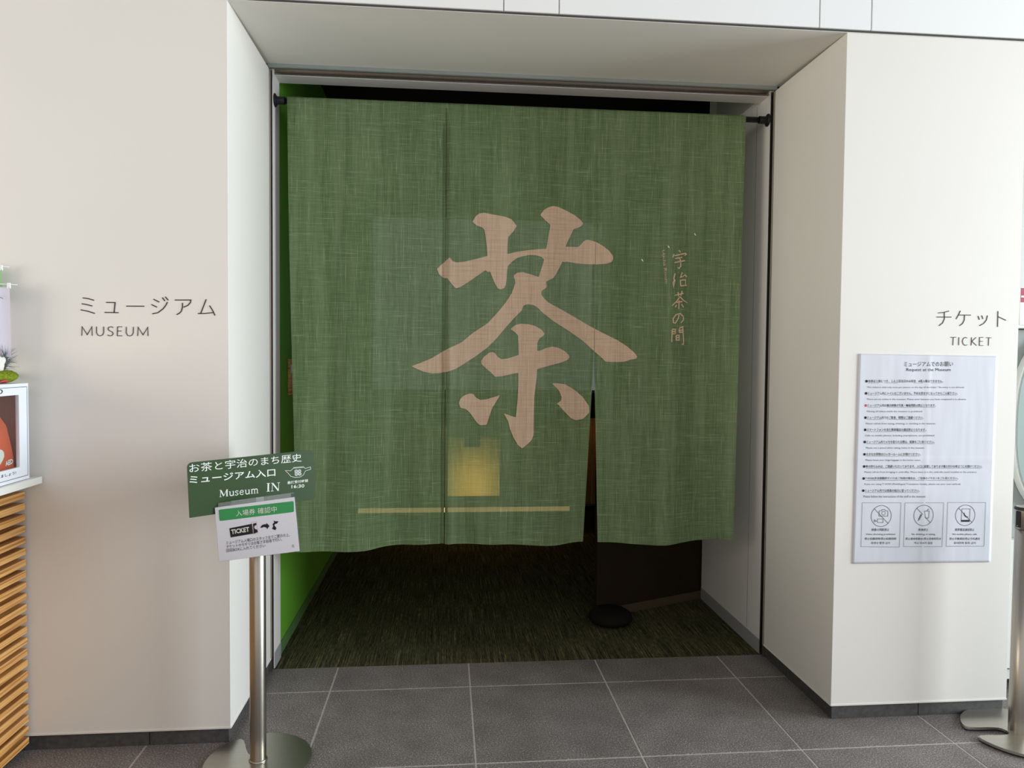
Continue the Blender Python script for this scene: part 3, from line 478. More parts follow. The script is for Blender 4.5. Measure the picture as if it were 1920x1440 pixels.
for i in range(3):
    bm = bmesh.new(); nx, nz_ = 110, 110; grid = []
    for b in range(nz_+1):
        row = []
        for a in range(nx+1):
            u = a/nx; zz = 2.585-(2.585-.56)*b/nz_
            x0, x1 = edges(i, zz); x = x0+(x1-x0)*u
            z = 2.585-(2.585-hem_z(x))*b/nz_
            y = YC + waves(x, z)*min(1,(2.585-z)/.12)
            row.append(bm.verts.new((x,y,z)))
        grid.append(row)
    # rod pocket: over the rod and down behind it
    pocket = []
    for k in range(1, 11):
        a_ = math.pi*k/8
        yy, zz = (YC+.018-.018*math.cos(a_), 2.585+.018*math.sin(a_)) if k <= 8 else (YC+.036-.012*(k-8), 2.585-.03*(k-8))
        pocket.append([bm.verts.new((edges(i,2.585)[0]+(edges(i,2.585)[1]-edges(i,2.585)[0])*a/nx, yy, zz)) for a in range(nx+1)])
    rows_ = pocket[::-1]+grid
    for r0, r1 in zip(rows_, rows_[1:]):
        for a in range(nx): bm.faces.new((r0[a],r1[a],r1[a+1],r0[a+1]))
    p = nobj('cloth_panel', bm, M['linen']); panels.append(p)
    # doubled hems at foot and sides
    hb = bmesh.new()
    def strip(fn, n):
        prev = None
        for k in range(n+1):
            A, B = fn(k/n); c = (hb.verts.new(A), hb.verts.new(B))
            if prev: hb.faces.new((prev[0],prev[1],c[1],c[0]))
            prev = c
    def foot(u):
        x0, x1 = edges(i, .56); x = x0+(x1-x0)*u; z = hem_z(x)
        return (x,YC+waves(x,z)+.001,z), (x,YC+waves(x,z+.03)+.001,z+.03)
    strip(foot, 110)
    for sgn, on_ in ((0, 1), (1, 1)):
        def side(u, sgn=sgn):
            z = ZS-(ZS-.59)*u if not ((i == 0 and sgn == 0) or (i == 2 and sgn == 1)) else 2.5-(2.5-.59)*u
            e = edges(i, z)[sgn]; e2 = e+(.013 if sgn == 0 else -.013)
            return (e,YC+waves(e,z)+.001,z), (e2,YC+waves(e2,z)+.001,z)
        strip(side, 80)
    nobj('stitched_hem', hb, M['linen_hem'])
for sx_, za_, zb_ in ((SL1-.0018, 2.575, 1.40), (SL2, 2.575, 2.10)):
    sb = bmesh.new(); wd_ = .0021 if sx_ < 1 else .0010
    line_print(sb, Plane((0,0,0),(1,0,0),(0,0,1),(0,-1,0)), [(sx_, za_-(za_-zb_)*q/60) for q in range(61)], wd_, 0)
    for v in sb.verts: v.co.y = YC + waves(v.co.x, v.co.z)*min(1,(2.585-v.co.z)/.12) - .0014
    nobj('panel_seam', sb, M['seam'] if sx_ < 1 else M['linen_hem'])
pb = bmesh.new()   # reinforcing patch at the top left corner
g0 = [[pb.verts.new((.103+.052*a/4, YC+waves(.103+.052*a/4, 2.515-.045*b/4)*min(1,(2.585-2.5)/.12)-.0016, 2.52-.047*b/4)) for a in range(5)] for b in range(5)]
for b in range(4):
    for a in range(4): pb.faces.new((g0[b][a],g0[b+1][a],g0[b+1][a+1],g0[b][a+1]))
nobj('sewn_patch', pb, M['linen_hem'])

def drape(bm, e):
    """lay flat print on the hanging cloth"""
    for v in bm.verts:
        v.co.y = YC + waves(v.co.x, v.co.z)*min(1,(2.585-v.co.z)/.12) - e
def grid_cut(bm, xs, zs):
    for x in xs:
        bmesh.ops.bisect_plane(bm, geom=bm.verts[:]+bm.edges[:]+bm.faces[:], plane_co=(x,0,0), plane_no=(1,0,0))
    for z in zs:
        bmesh.ops.bisect_plane(bm, geom=bm.verts[:]+bm.edges[:]+bm.faces[:], plane_co=(0,0,z), plane_no=(0,0,1))
for k, pts in enumerate(KANJI):
    bm = bmesh.new()
    # round the traced outline once
    P = [Vector(p) for p in pts]; Q = []
    for a in range(len(P)):
        p, q = P[a], P[(a+1)%len(P)]
        if (q-p).length > .012: Q += [p.lerp(q,min(.15,.003/(q-p).length)), q.lerp(p,min(.15,.003/(q-p).length))]
        else: Q += [p.lerp(q,.2), p.lerp(q,.8)]
    fill(bm, [bm.verts.new((p[0],0,p[1])) for p in Q], [Vector((p[0],p[1],0)) for p in Q])
    xs = [p[0] for p in pts]; zs = [p[1] for p in pts]
    gx = [x*.02+.001 for x in range(int(min(xs)/.02),int(max(xs)/.02)+2)]+[SL2-.0011,SL2+.0011]+[.745+.005*q for q in range(18)]
    grid_cut(bm, gx, [z*.03 for z in range(int(min(zs)/.03),int(max(zs)/.03)+2)])
    dead = [fa for fa in bm.faces if abs(fa.calc_center_median().x-SL2) < .00105]
    bmesh.ops.delete(bm, geom=dead, context='FACES')
    drape(bm, .0026); bmesh.ops.recalc_face_normals(bm, faces=bm.faces)
    nobj('dyed_character_stroke', bm, M['dye'])
flat = Plane((0,0,0),(1,0,0),(0,0,1),(0,-1,0))
for ch in SIDE:
    bm = bmesh.new()
    for st in ch:
        n = len(st); ws = [.0058]*n
        if n > 2: ws[-1] = .0035
        line_print(bm, flat, st, ws, 0)
    drape(bm, .0028); nobj('dyed_small_character', bm, M['dye'])
bm = bmesh.new(); (ax,az),(bx_,bz) = UJI
text_print(bm, flat, 'Ujicha Room', (ax-.012,az), (bx_-.012,bz), .018, 0); drape(bm, .0028); nobj('dyed_latin_line', bm, M['dye'])
for (a, b) in SPECK:
    bm = bmesh.new(); line_print(bm, flat, [(a-.004,b+.006),(a,b),(a+.004,b-.006)], [.003,.006,.002], 0); drape(bm, .0030); nobj('white_speck', bm, M['petal'])  # three small white specks laid on the cloth

# tension rod
rd = empty('curtain_rod', (1.16,.675,2.585)); tag(rd, 'black tension rod with round end flanges carrying the green curtain', 'rod')
bm = tube(bmesh.new(), [(XL+.001-1.16,0,0),(XR-.001-1.16,0,0)], .0135, 20); obj('rod_tube', bm, M['black'], rd, True)
for s in (-1, 1):
    e = (XL if s < 0 else XR)-1.16
    bm = tube(bmesh.new(), [(e-s*.0005,0,0),(e-s*.004,0,0),(e-s*.009,0,0)], [.030,.030,.022], 28); obj('end_flange', bm, M['black'], rd, False)
    bm = tube(bmesh.new(), [(e-s*.009,0,0),(e-s*.045,0,0)], .0175, 24); obj('end_collar', bm, M['black'], rd, False)

# ============================================================ wall lettering
def lettering(name, label, glyphs, w):
    x0 = min(p[0] for g in glyphs for s in g for p in s); z0 = min(p[1] for g in glyphs for s in g for p in s)
    r = empty(name, (x0,0,z0)); tag(r, label, 'wall lettering')
    for k_, g in enumerate(glyphs):
        bm = bmesh.new(); pl = Plane((-x0,0,-z0),(1,0,0),(0,0,1),(0,-1,0))
        for s in g: line_print(bm, pl, s, w[0] if k_ < w[2] else w[1], e=.0002, th=.0012)
        obj('letter', bm, M['ink'], r)
lettering('museum_lettering', 'dark cut letters reading ミュージアム MUSEUM on the white wall', MUS, (.0034,.0023,6))
lettering('ticket_lettering', 'dark cut letters reading チケット TICKET above the notice', TIC, (.0030,.0021,4))

# ============================================================ A1 notice on the right wall
sx0, sz0 = SHEET[3]
nt_ = empty('wall_notice', (sx0,0,sz0)); tag(nt_, 'large white paper notice of museum requests taped below the TICKET letters', 'notice')
NP = Plane((-sx0,-.0045,-sz0),(1,0,0),(0,0,1),(0,-1,0))
def sheet_pt(u, v):
    a, b, c, d = [Vector(p) for p in SHEET]   # TL TR BR BL
    p = (d.lerp(c,u)).lerp(a.lerp(b,u), v)
    return p
def sheet_h(u, v):
    h = .0035 + .0008*noise.noise(Vector((u*9,v*5,1))) + .0005*noise.noise(Vector((u*30,v*5,4)))
    h += .0012*math.exp(-((u-.5)/.008)**2) + .0014*math.exp(-((v-.497)/.006)**2)
    return min(h, .0062)
def press(bm):
    for v in bm.verts: v.co.y = -sheet_h((v.co.x-.0025)/.585, v.co.z/.832)-.0007
    return bm
bm = bmesh.new(); nu, nv = 60, 80; gr_ = []
for j in range(nv+1):
    r_ = []
    for i in range(nu+1):
        u, v = i/nu, j/nv; p = sheet_pt(u, v)
        h = sheet_h(u, v)
        r_.append(bm.verts.new((p.x-sx0,-h,p.y-sz0)))
    gr_.append(r_)
for j in range(nv):
    for i in range(nu): bm.faces.new((gr_[j][i],gr_[j][i+1],gr_[j+1][i+1],gr_[j+1][i]))
bd = [gr_[0][i] for i in range(nu+1)]+[gr_[j][nu] for j in range(1,nv+1)]+[gr_[nv][i] for i in range(nu-1,-1,-1)]+[gr_[j][0] for j in range(nv-1,0,-1)]
bk = [bm.verts.new((v.co.x,-.0008,v.co.z)) for v in bd]
for i in range(len(bd)): j = (i+1)%len(bd); bm.faces.new((bd[j],bd[i],bk[i],bk[j]))
obj('paper_sheet', bm, M['paper'], nt_, True)
NE = .0022
bm = bmesh.new(); bs = bmesh.new()
for t, a, b, h in ROWS[:2]: text_print(bm, NP, t, a, b, h, NE, bold=-.004 if h > .02 else 0)
for k, (t, a, b, h) in enumerate(ROWS[2:22]):
    text_print(bm if k % 2 == 0 else bs, NP, t, a, b, h, NE, bold=.006 if k % 2 == 0 else 0)
for t, a, b, h in ROWS[22:]: text_print(bm, NP, t, a, b, h, NE, bold=.004)
for a, b in UNDER: line_print(bm, NP, [a,b], .0009, NE)
press(bm); press(bs); obj('printed_text', bm, M['print'], nt_)['kind'] = 'stuff'; obj('printed_english_text', bs, M['print_soft'], nt_)['kind'] = 'stuff'
for k, c in enumerate(BUL):
    bm = bmesh.new(); poly_print(bm, NP, circ(c,.0052,20), NE); obj('printed_bullet', press(bm), M['red'] if k == 2 else M['print'], nt_)
for q in BOXES:
    bm = bmesh.new(); line_print(bm, NP, q+[q[0]], .0012, NE); obj('pictogram_frame', press(bm), M['print_soft'], nt_)
for k, (c, e, a, b) in enumerate(CIRC):
    bm = bmesh.new(); r = (Vector(e)-Vector(c)).length; cc = circ(c, r, 40); line_print(bm, NP, cc+[cc[0]], .0016, NE)
    d = Vector((-.7071,.7071))*r; line_print(bm, NP, [Vector(c)+d, Vector(c)-d], .0016, NE)
    for q in {0:(0,1,2),1:(3,4,5),2:(6,7,8)}[k]: line_print(bm, NP, PICT[q], .0016 if q != 7 else .004, NE)
    if k == 0: cc = circ(DOTS[0], .0075, 20); line_print(bm, NP, cc+[cc[0]], .0014, NE)
    if k == 1:
        for dd in DOTS[1:]: cc = circ(dd, .0034, 12); line_print(bm, NP, cc+[cc[0]], .0012, NE)
    if k == 2: poly_print(bm, NP, [PICT[8][0],PICT[8][1],PICT[6][2],PICT[6][3]], NE)
    obj('prohibition_pictogram', press(bm), M['print'], nt_)

# ============================================================ stanchions
def base_outline(R, ang, half, depth):
    """disc with a slot that lets a second base nest in it; mouth corners rounded"""
    pts = []; c, s = math.cos(ang), math.sin(ang)
    a0 = math.asin((half+.016)/R); n = 72
    for k in range(n+1):
        a = a0+(2*math.pi-2*a0)*k/n; pts.append((R*math.cos(a), R*math.sin(a)))
    pts += [(R-.006,-half-.006),(R-.018,-half+.001),(R-.05,-half+.002),(depth+.03,-half+.001)]
    for k in range(9):
        a = -math.pi/2-math.pi*k/8; pts.append((depth+half*math.cos(a)*1.0, half*math.sin(a)))
    pts += [(depth+.03,half-.001),(R-.05,half-.002),(R-.018,half-.001),(R-.006,half+.006)]
    return [(x*c-y*s, x*s+y*c) for x, y in pts]
st = empty('sign_stanchion', (.1325,-.135,0)); tag(st, 'short brushed steel post on slotted round base left of the doorway, carrying the green sign', 'stanchion')
bm = prism(bmesh.new(), base_outline(.182, math.radians(112), .030, .062), .001, .010, .003); obj('base_plate', bm, M['steel_base'], st)
bm = lathe(bmesh.new(), [(.0275,.0095),(.0275,.897),(.024,.902),(0,.902)], n=48); obj('post', bm, M['steel'], st, True)
bm = lathe(bmesh.new(), [(.0275,.010),(.032,.0105),(.0305,.014),(.0278,.016)], n=48); obj('collar', bm, M['steel_base'], st, True)

bk = box(-.018,.018,.004,.007,.86,.985,bev=.0008); bmesh.ops.rotate(bk, verts=bk.verts, matrix=Matrix.Rotation(B1['pose'][0],3,'Z')); bmesh.ops.translate(bk, verts=bk.verts, vec=(0,-.024,0)); obj('sign_bracket', bk, M['steel_base'], st)
def framed(pose, Y):
    yaw, pit, rol, cx, cz, w, h = pose
    Rz = Matrix.Rotation(yaw,3,'Z'); Rx = Matrix.Rotation(pit,3,'X'); Ry = Matrix(((math.cos(rol),0,math.sin(rol)),(0,1,0),(-math.sin(rol),0,math.cos(rol))))
    R = Rz@Rx@Ry
    return Vector((cx,Y,cz)), R, w, h
def rrect(w, h, r, corners=(1,1,1,1), n=5):
    out = []
    for (sx, sy, a0), on_ in zip(((1,1,0),(-1,1,90),(-1,-1,180),(1,-1,270)), corners):
        rr = r if on_ else .0008
        for k in range(n+1):
            a = math.radians(a0+90*k/n); out.append((sx*(w/2-rr)+rr*math.cos(a), sy*(h/2-rr)+rr*math.sin(a)))
    return out
LP = Plane((0,0,0),(1,0,0),(0,0,1),(0,-1,0))
def slab(bm, pts, y0, y1):
    a = [bm.verts.new((p[0],y0,p[1])) for p in pts]; b = [bm.verts.new((p[0],y1,p[1])) for p in pts]
    n = len(pts); f1 = bm.faces.new(a); f2 = bm.faces.new(b[::-1])
    for i in range(n): j = (i+1)%n; bm.faces.new((a[j],a[i],b[i],b[j]))
    bmesh.ops.triangulate(bm, faces=[f for f in (f1,f2)])
    bmesh.ops.recalc_face_normals(bm, faces=bm.faces)
    return bm
def posed_empty(name, pose, Y):
    c, R, w, h = framed(pose, Y)
    e = empty(name, c, R.to_euler('XYZ')); return e, w, h
sg, w, h = posed_empty('museum_entrance_sign', B1['pose'], -.165)
tag(sg, 'dark green sign board lettered Museum IN on top of the steel post', 'sign')
obj('board', slab(bmesh.new(), rrect(w, h, .016, (1,1,0,1)), -.0015, .0035), M['green_s'], sg)
for k_line, (t, a, b, hh, c) in enumerate(B1['text']):
    A_, B_ = Vector(a), Vector(b); n = len(t); big = hh > .02
    for k, chx in enumerate(t if big else [t]):
        bm = bmesh.new()
        if big:
            # each character keeps its own em box, fitted from the whole line
            vs, fs = text_geo(t, 0 if k_line == 0 else .012); x0 = min(v.x for v in vs); x1 = max(v.x for v in vs); y0 = min(v.y for v in vs); y1 = max(v.y for v in vs)
            U = (B_-A_)/(x1-x0); V = Vector((-U.y,U.x)).normalized()*(hh/(y1-y0)); 
            lo, hi = k*(x1-x0)/n + x0, (k+1)*(x1-x0)/n + x0
            keep = [f for f in fs if lo <= sum(vs[i].x for i in f)/len(f) < hi + (1e-3 if k == n-1 else 0)]
            idx = {}
            for f in keep:
                q = []
                for i in f:
                    if i not in idx: idx[i] = bm.verts.new(LP.at(*(A_+U*(vs[i].x-x0)+V*(vs[i].y-y0)), .0022))
                    q.append(idx[i])
                try: bm.faces.new(q)
                except ValueError: pass
            obj('printed_letter', bm, M['white_ink'], sg)
        else:
            text_print(bm, LP, t, a, b, hh, .0022, bold=.012); obj('printed_time_line', bm, M['white_ink'], sg)['kind'] = 'stuff'
# serif latin letters drawn stroke by stroke in a unit box
SER = {
 'M': (1.0, [([(.10,0),(.14,1)],.045),([(.14,1),(.50,.10)],.12),([(.50,.10),(.86,1)],.045),([(.88,1),(.88,0)],.13),([(0,.015),(.24,.015)],.04),([(0,.985),(.2,.985)],.04),([(.76,.015),(1,.015)],.04),([(.8,.985),(1,.985)],.04)]),
 'u': (.66,[([(.16,.66),(.16,.18),(.24,.05),(.38,.03),(.56,.16)],.09),([(.56,.68),(.56,0)],.10),([(.02,.65),(.2,.66)],.035),([(.42,.65),(.58,.66)],.035),([(.56,.02),(.68,.03)],.035)]),
 's': (.46,[([(.40,.52),(.36,.64),(.22,.67),(.08,.60),(.08,.48),(.22,.38),(.36,.28),(.38,.14),(.26,.03),(.12,.03),(.05,.16)],.07)]),
 'e': (.54,[([(.08,.38),(.48,.38),(.47,.54),(.38,.66),(.26,.67),(.12,.58),(.07,.38),(.10,.16),(.22,.03),(.38,.03),(.49,.15)],.07)]),
 'm': (1.02,[([(.16,.68),(.16,0)],.10),([(.16,.52),(.28,.65),(.42,.66),(.50,.54),(.50,0)],.08),([(.50,.52),(.62,.65),(.76,.66),(.84,.54),(.84,0)],.08),([(.02,.655),(.16,.665)],.035),([(.04,.015),(.28,.015)],.035),([(.38,.015),(.62,.015)],.035),([(.72,.015),(.98,.015)],.035)]),
 'I': (.40,[([(.2,0),(.2,1)],.13),([(.04,.015),(.36,.015)],.045),([(.04,.985),(.36,.985)],.045)]),
 'N': (.92,[([(.14,0),(.14,1)],.045),([(.14,1),(.80,0)],.12),([(.80,0),(.80,1)],.045),([(.0,.015),(.28,.015)],.04),([(0,.985),(.2,.985)],.04),([(.66,.985),(.94,.985)],.04)])}
def serif(word, a, b, c):
    A, B, Cc = Vector(a), Vector(b), Vector(c); cap = (Cc-A).length; U = (B-A).normalized(); V = Vector((-U.y,U.x))
    tot = sum(SER[ch][0]+.08 for ch in word)-.08; sx = (B-A).length/tot; x = 0
    for ch in word:
        wd, ss = SER[ch]; bm = bmesh.new()
        for pts, wt in ss:
            line_print(bm, LP, [A+U*(x+p[0])*sx+V*p[1]*cap for p in pts], wt*cap*1.4, .0022)
        obj('serif_letter', bm, M['white_ink'], sg); x += wd+.08
serif('Museum', *B1['museum']); serif('IN', *B1['IN'])
bm = bmesh.new(); line_print(bm, LP, B1['pot'], .0013, .0022); line_print(bm, LP, B1['lid'], .0011, .0022)
for c in B1['rings']:
    for r in (.0055,.0028): cc = circ(c, r, 16); line_print(bm, LP, cc+[cc[0]], .0014, .0022)
obj('teapot_emblem', bm, M['white_ink'], sg)['kind'] = 'stuff'
# clip-on acrylic holder with the ticket-check card
ho, w, h = posed_empty('ticket_check_card', B2['pose'], -.275)
tag(ho, 'white card in a clear holder explaining ticket check, clipped below the green sign', 'sign')
obj('card', slab(bmesh.new(), rrect(w, h, .001), 0, .0015), M['white_p'], ho)
hb = bmesh.new(); H0 = B2['holder']
zt = h/2
slab(hb, rrect(w+.004, h+.003, .002), .0028, .0046)
bx(hb, -w/2+.010, w/2-.012, .006, .009, zt-.06, zt+.014)
bx(hb, -w/2+.010, -w/2+.013, .004, .036, zt-.05, zt+.012); bx(hb, w/2-.015, w/2-.012, .004, .036, zt-.05, zt+.012)
bx(hb, -w/2+.010, w/2-.012, .036, .038, zt-.05, zt+.016)
obj('acrylic_holder', hb, M['acrylic'], ho)
obj('tape', box(-.008,.018,.0352,.0358,zt-.012,zt+.0155), M['kiosk_w'], ho)
cl = box(-.02,.02,.0385,.070,-.02,.03,bev=.002); obj('clamp', cl, M['black'], ho)
bm = bmesh.new(); a,b,c,d = [Vector(q) for q in B2['band']]
poly_print(bm, LP, [a.lerp(b,.015),b.lerp(a,.015),b.lerp(c,.06),c.lerp(b,.06),c.lerp(d,.015),d.lerp(c,.015),d.lerp(a,.06),a.lerp(d,.06)], .0006)
obj('printed_green_band', bm, M['band'], ho)
for nm, k in (('printed_ticket','tick'),('printed_ticket_stub','stub'),('printed_arrow','arrow'),('printed_torn_stub','torn')):
    bm = bmesh.new(); poly_print(bm, LP, B2[k], .0007); obj(nm, bm, M['print'], ho)
bm = bmesh.new()
for m_ in B2['mark']: line_print(bm, LP, m_, .0007, .0006)
obj('printed_mark', bm, M['print'], ho)['kind'] = 'stuff'
bm = bmesh.new(); bw = bmesh.new(); bk_ = bmesh.new()
for t, a, b, hh, c in B2['text']: text_print({'w':bw,'wb':bw,'k':bk_}[c], LP, t, a, b, hh, .0012, bold={'w':0,'wb':.03,'k':.0}[c])
obj('printed_white_text', bw, M['white_ink'], ho)['kind'] = 'stuff'; obj('printed_text', bk_, M['print'], ho)['kind'] = 'stuff'
R_ = B2['red']; bm = bmesh.new()
for a, b in zip(R_, R_[1:]):
    a, b = Vector(a), Vector(b); n = max(2,int((b-a).length/.0045))
    for k in range(n): line_print(bm, LP, [a.lerp(b,k/n), a.lerp(b,(k+.6)/n)], .0009, .0010)
a, b = Vector(R_[0]), Vector(R_[3])
obj('printed_dashed_outline', bm, M['red'], ho)['kind'] = 'stuff'

# belt barrier post at the right edge
rs = empty('belt_barrier_post', (2.985,-.165,0)); tag(rs, 'tall brushed steel belt barrier post with black belt head beside the ticket wall', 'stanchion')
bm = prism(bmesh.new(), base_outline(.190, math.radians(176), .030, .070), .006, .016, .003); obj('base_plate', bm, M['steel_base'], rs)
bm = prism(bmesh.new(), base_outline(.187, math.radians(176), .033, .070), .0008, .006); obj('rubber_pad', bm, M['black'], rs)
bm = lathe(bmesh.new(), [(.034,.0155),(.034,.800),(0,.800)], n=48); obj('post', bm, M['steel'], rs, True)
bm = lathe(bmesh.new(), [(.0345,.801),(.0355,.803),(.0355,.872),(.0355,.874)], n=48); obj('belt_housing', bm, M['steel'], rs, True)
bm = lathe(bmesh.new(), [(.037,.873),(.0375,.880),(.034,.884),(0,.884)], n=48); obj('cap', bm, M['black'], rs, True)
bm = lathe(bmesh.new(), [(.031,.8842),(.030,.8862),(0,.8866)], n=48); obj('cap_disc', bm, M['steel_base'], rs, True)
for a in (0, 90, 180, 270):
    bm = box(.034,.0405,-.0085,.0085,.808,.870,bev=.003,seg=2); bmesh.ops.rotate(bm, verts=bm.verts, matrix=Matrix.Rotation(math.radians(a-78),3,'Z')); bp = obj('belt_clip', bm, M['black'], rs)
    bm = box(.0405,.0415,-.002,.002,.812,.816); bmesh.ops.rotate(bm, verts=bm.verts, matrix=Matrix.Rotation(math.radians(a-78),3,'Z')); obj('rivet', bm, M['steel'], bp)

# ============================================================ slatted counter at the left
ct = empty('slatted_counter', (-1.2,-1.1,0)); tag(ct, 'white-topped counter faced with horizontal oak slats along the left edge', 'counter')
off = lambda bm: (bmesh.ops.translate(bm, verts=bm.verts, vec=(1.2,1.1,0)), bm)[1]
obj('worktop', off(box(-1.7,-.641,-2.2,-.012,.974,.998,bev=.0012)), M['counter_w'], ct)
obj('counter_core', off(box(-1.68,-.752,-2.15,-.05,.012,.974)), M['wood_dark'], ct)
for y in (-.35,-.95,-1.55,-2.1): obj('batten', off(box(-.752,-.738,y-.02,y+.02,.02,.96)), M['wood_dark'], ct)
s0 = None
for k in range(23):
    z = .945-.0402*k
    if s0 is None:
        bm = box(-.038,0,-2.14,0,-.024,0,bev=.0008); s0 = obj('slat', bm, M['wood'], ct, loc=(1.2-.700,1.1-.012,z))
    else:
        o = s0.copy(); C.objects.link(o); o.parent = ct; o.location = (1.2-.700+.0001*k,1.1-.012,z)

# AED cabinet on the worktop
X0 = -.66
ae = empty('aed_cabinet', (X0-.1,-.26,.999)); tag(ae, 'white defibrillator cabinet with a window standing on the counter', 'cabinet')
o2 = lambda bm: (bmesh.ops.translate(bm, verts=bm.verts, vec=(-(X0-.1),.26,-.999)), bm)[1]
ya, yb, za, zb = -.47, -.056, 1.0, 1.331
wy0, wy1, wz0, wz1 = -.40, -.112, 1.047, 1.293
sh = bmesh.new(); bx(sh,X0-.28,X0-.275,ya,yb,za,zb); bx(sh,X0-.275,X0-.012,ya,ya+.004,za,zb); bx(sh,X0-.275,X0-.012,yb-.004,yb,za,zb); bx(sh,X0-.275,X0-.012,ya+.004,yb-.004,zb-.004,zb); bx(sh,X0-.275,X0-.012,ya+.004,yb-.004,za,za+.004)
obj('casing', o2(sh), M['aed_w'], ae)
li = bmesh.new(); bx(li,X0-.190,X0-.188,ya+.006,yb-.006,za+.006,zb-.006); bx(li,X0-.188,X0-.014,yb-.007,yb-.005,za+.006,zb-.006); obj('lining', o2(li), M['aed_in'], ae)
dr = bmesh.new()
bx(dr,X0-.011,X0,ya,yb,wz1,zb); bx(dr,X0-.011,X0,ya,yb,za,wz0); bx(dr,X0-.011,X0,wy1,yb,wz0,wz1); bx(dr,X0-.011,X0,ya,wy0,wz0,wz1)
do = obj('door', o2(dr), M['aed_w'], ae)
obj('window_pane', o2(box(X0-.008,X0-.006,wy0,wy1,wz0,wz1)), M['glass'], do)
AP = Plane((.1,.26,-.999),(0,1,0),(0,0,1),(1,0,0))
bm = bmesh.new(); i_ = .012
line_print(bm, AP, [(ya+i_,za+i_),(yb-i_*.7,za+i_),(yb-i_*.7,zb-i_),(ya+i_,zb-i_),(ya+i_,za+i_)], .0016, .0006)
text_print(bm, AP, 'AED', (-.295,1.3), (-.200,1.3), .017, .0006, bold=.005)
text_print(bm, AP, 'ためらわず使用しましょう!', (-.38,1.026), (-.135,1.026), .011, .0006, bold=.01)
obj('door_print', bm, M['print'], do)
bag = bmesh.new(); prof = [(-.38,1.006),(-.100,1.006),(-.095,1.045),(-.110,1.105),(-.142,1.195),(-.180,1.232),(-.30,1.245),(-.345,1.2),(-.385,1.08)]
a = [bag.verts.new((X0-.020,p[0],p[1])) for p in prof]; b = [bag.verts.new((X0-.15,p[0],p[1])) for p in prof]
bag.faces.new(a); bag.faces.new(b[::-1])
for i in range(len(prof)): j = (i+1)%len(prof); bag.faces.new((a[j],a[i],b[i],b[j]))
bmesh.ops.recalc_face_normals(bag, faces=bag.faces); bmesh.ops.bevel(bag, geom=bag.edges[:], offset=.008, segments=3, affect='EDGES')
bo = obj('defibrillator_bag', bag, M['orange'], None, True); tag(bo, 'orange defibrillator bag seen through the cabinet window', 'bag')
BP = Plane((X0-.0198,0,0),(0,1,0),(0,0,1),(1,0,0))
bm = bmesh.new(); text_print(bm, BP, 'AED', (-.158,1.056), (-.116,1.060), .017, .0006, bold=.03)
poly_print(bm, BP, [(-.212+.048*(16*math.sin(t)**3)/16, 1.085+.042*(13*math.cos(t)-5*math.cos(2*t)-2*math.cos(3*t)-math.cos(4*t))/16) for t in [2*math.pi*k/30 for k in range(30)]], .0006)
obj('white_heart_print', bm, M['white_ink'], bo)
bm = bmesh.new(); poly_print(bm, BP, [(-.212,1.112),(-.229,1.080),(-.216,1.080),(-.221,1.058),(-.197,1.092),(-.210,1.092),(-.202,1.112)], .0012); obj('bolt_print', bm, M['orange'], bo)
# New Year ornament on the cabinet
orn = empty('pine_ornament', (-.735,-.085,1.3312)); tag(orn, 'small arrangement of pine needles and white blossom set in a green moss ball', 'ornament')
bm = bmesh.new(); bmesh.ops.create_icosphere(bm, subdivisions=4, radius=1)
for v in bm.verts: 
    n = v.co.normalized(); v.co = Vector((n.x*.040, n.y*.078, n.z*.023))*(1+.05*noise.noise(n*9)+.03*noise.noise(n*30)); v.co.z = max(v.co.z,-.0225)+.0225
mo = obj('moss_ball', bm, M['moss'], orn, True)
bm = bmesh.new()
for k in range(900):
    a = random.random()*6.283; b = math.asin(random.random()*1.0); n = Vector((math.cos(a)*math.cos(b),math.sin(a)*math.cos(b),math.sin(b)))
    p = Vector((n.x*.040,n.y*.078,n.z*.023+.0225)); tube(bm, [p, p+n*.003+Vector((random.uniform(-1,1),random.uniform(-1,1),random.uniform(-1,1)))*.0015], [.0005,.0002], 3)
o = obj('moss_fibre', bm, M['moss'], orn); o['kind'] = 'stuff'
bm = tube(bmesh.new(), [(0,.02,.03),(.002,.028,.06),(0,.035,.09)], [.0022,.0018,.001], 6); obj('twig', bm, M['needle'], orn, True)
bm = bmesh.new()
for k in range(150):
    b0 = Vector((0,.022+.012*random.random(),.045+.04*random.random()))
    a = random.uniform(-.9,2.0); L = random.uniform(.035,.062)
    d = Vector((random.uniform(-.5,.5), math.sin(a), math.cos(a)*.9+.1)).normalized()
    tube(bm, [b0, b0+d*L*.5+Vector((0,0,.002)), b0+d*L], [.0006,.0005,.0002], 3)
o = obj('pine_needles', bm, M['needle'], orn); o['kind'] = 'stuff'
for k, (py, pz, rt) in enumerate(((-.010,.062,0),(-.022,.080,1),(-.004,.076,2),(-.030,.062,3),(-.018,.052,4))):
    bm = bmesh.new(); bmesh.ops.create_uvsphere(bm, u_segments=12, v_segments=8, radius=1)
    for v in bm.verts: v.co = Vector((v.co.x*.006, v.co.y*.013, v.co.z*.017))
    bmesh.ops.rotate(bm, verts=bm.verts, matrix=Matrix.Rotation(rt*1.1,3,'X')); bmesh.ops.translate(bm, verts=bm.verts, vec=(.012,py,pz)); obj('petal', bm, M['petal'], orn, True)
bm = bmesh.new()
for k in range(3): tube(bm, [(.03,-.07+.004*k,.004),(.035,-.03,.008+.002*k),(.032,-.012,.004)], .0022, 6)
obj('red_cord', bm, M['red'], orn, True)
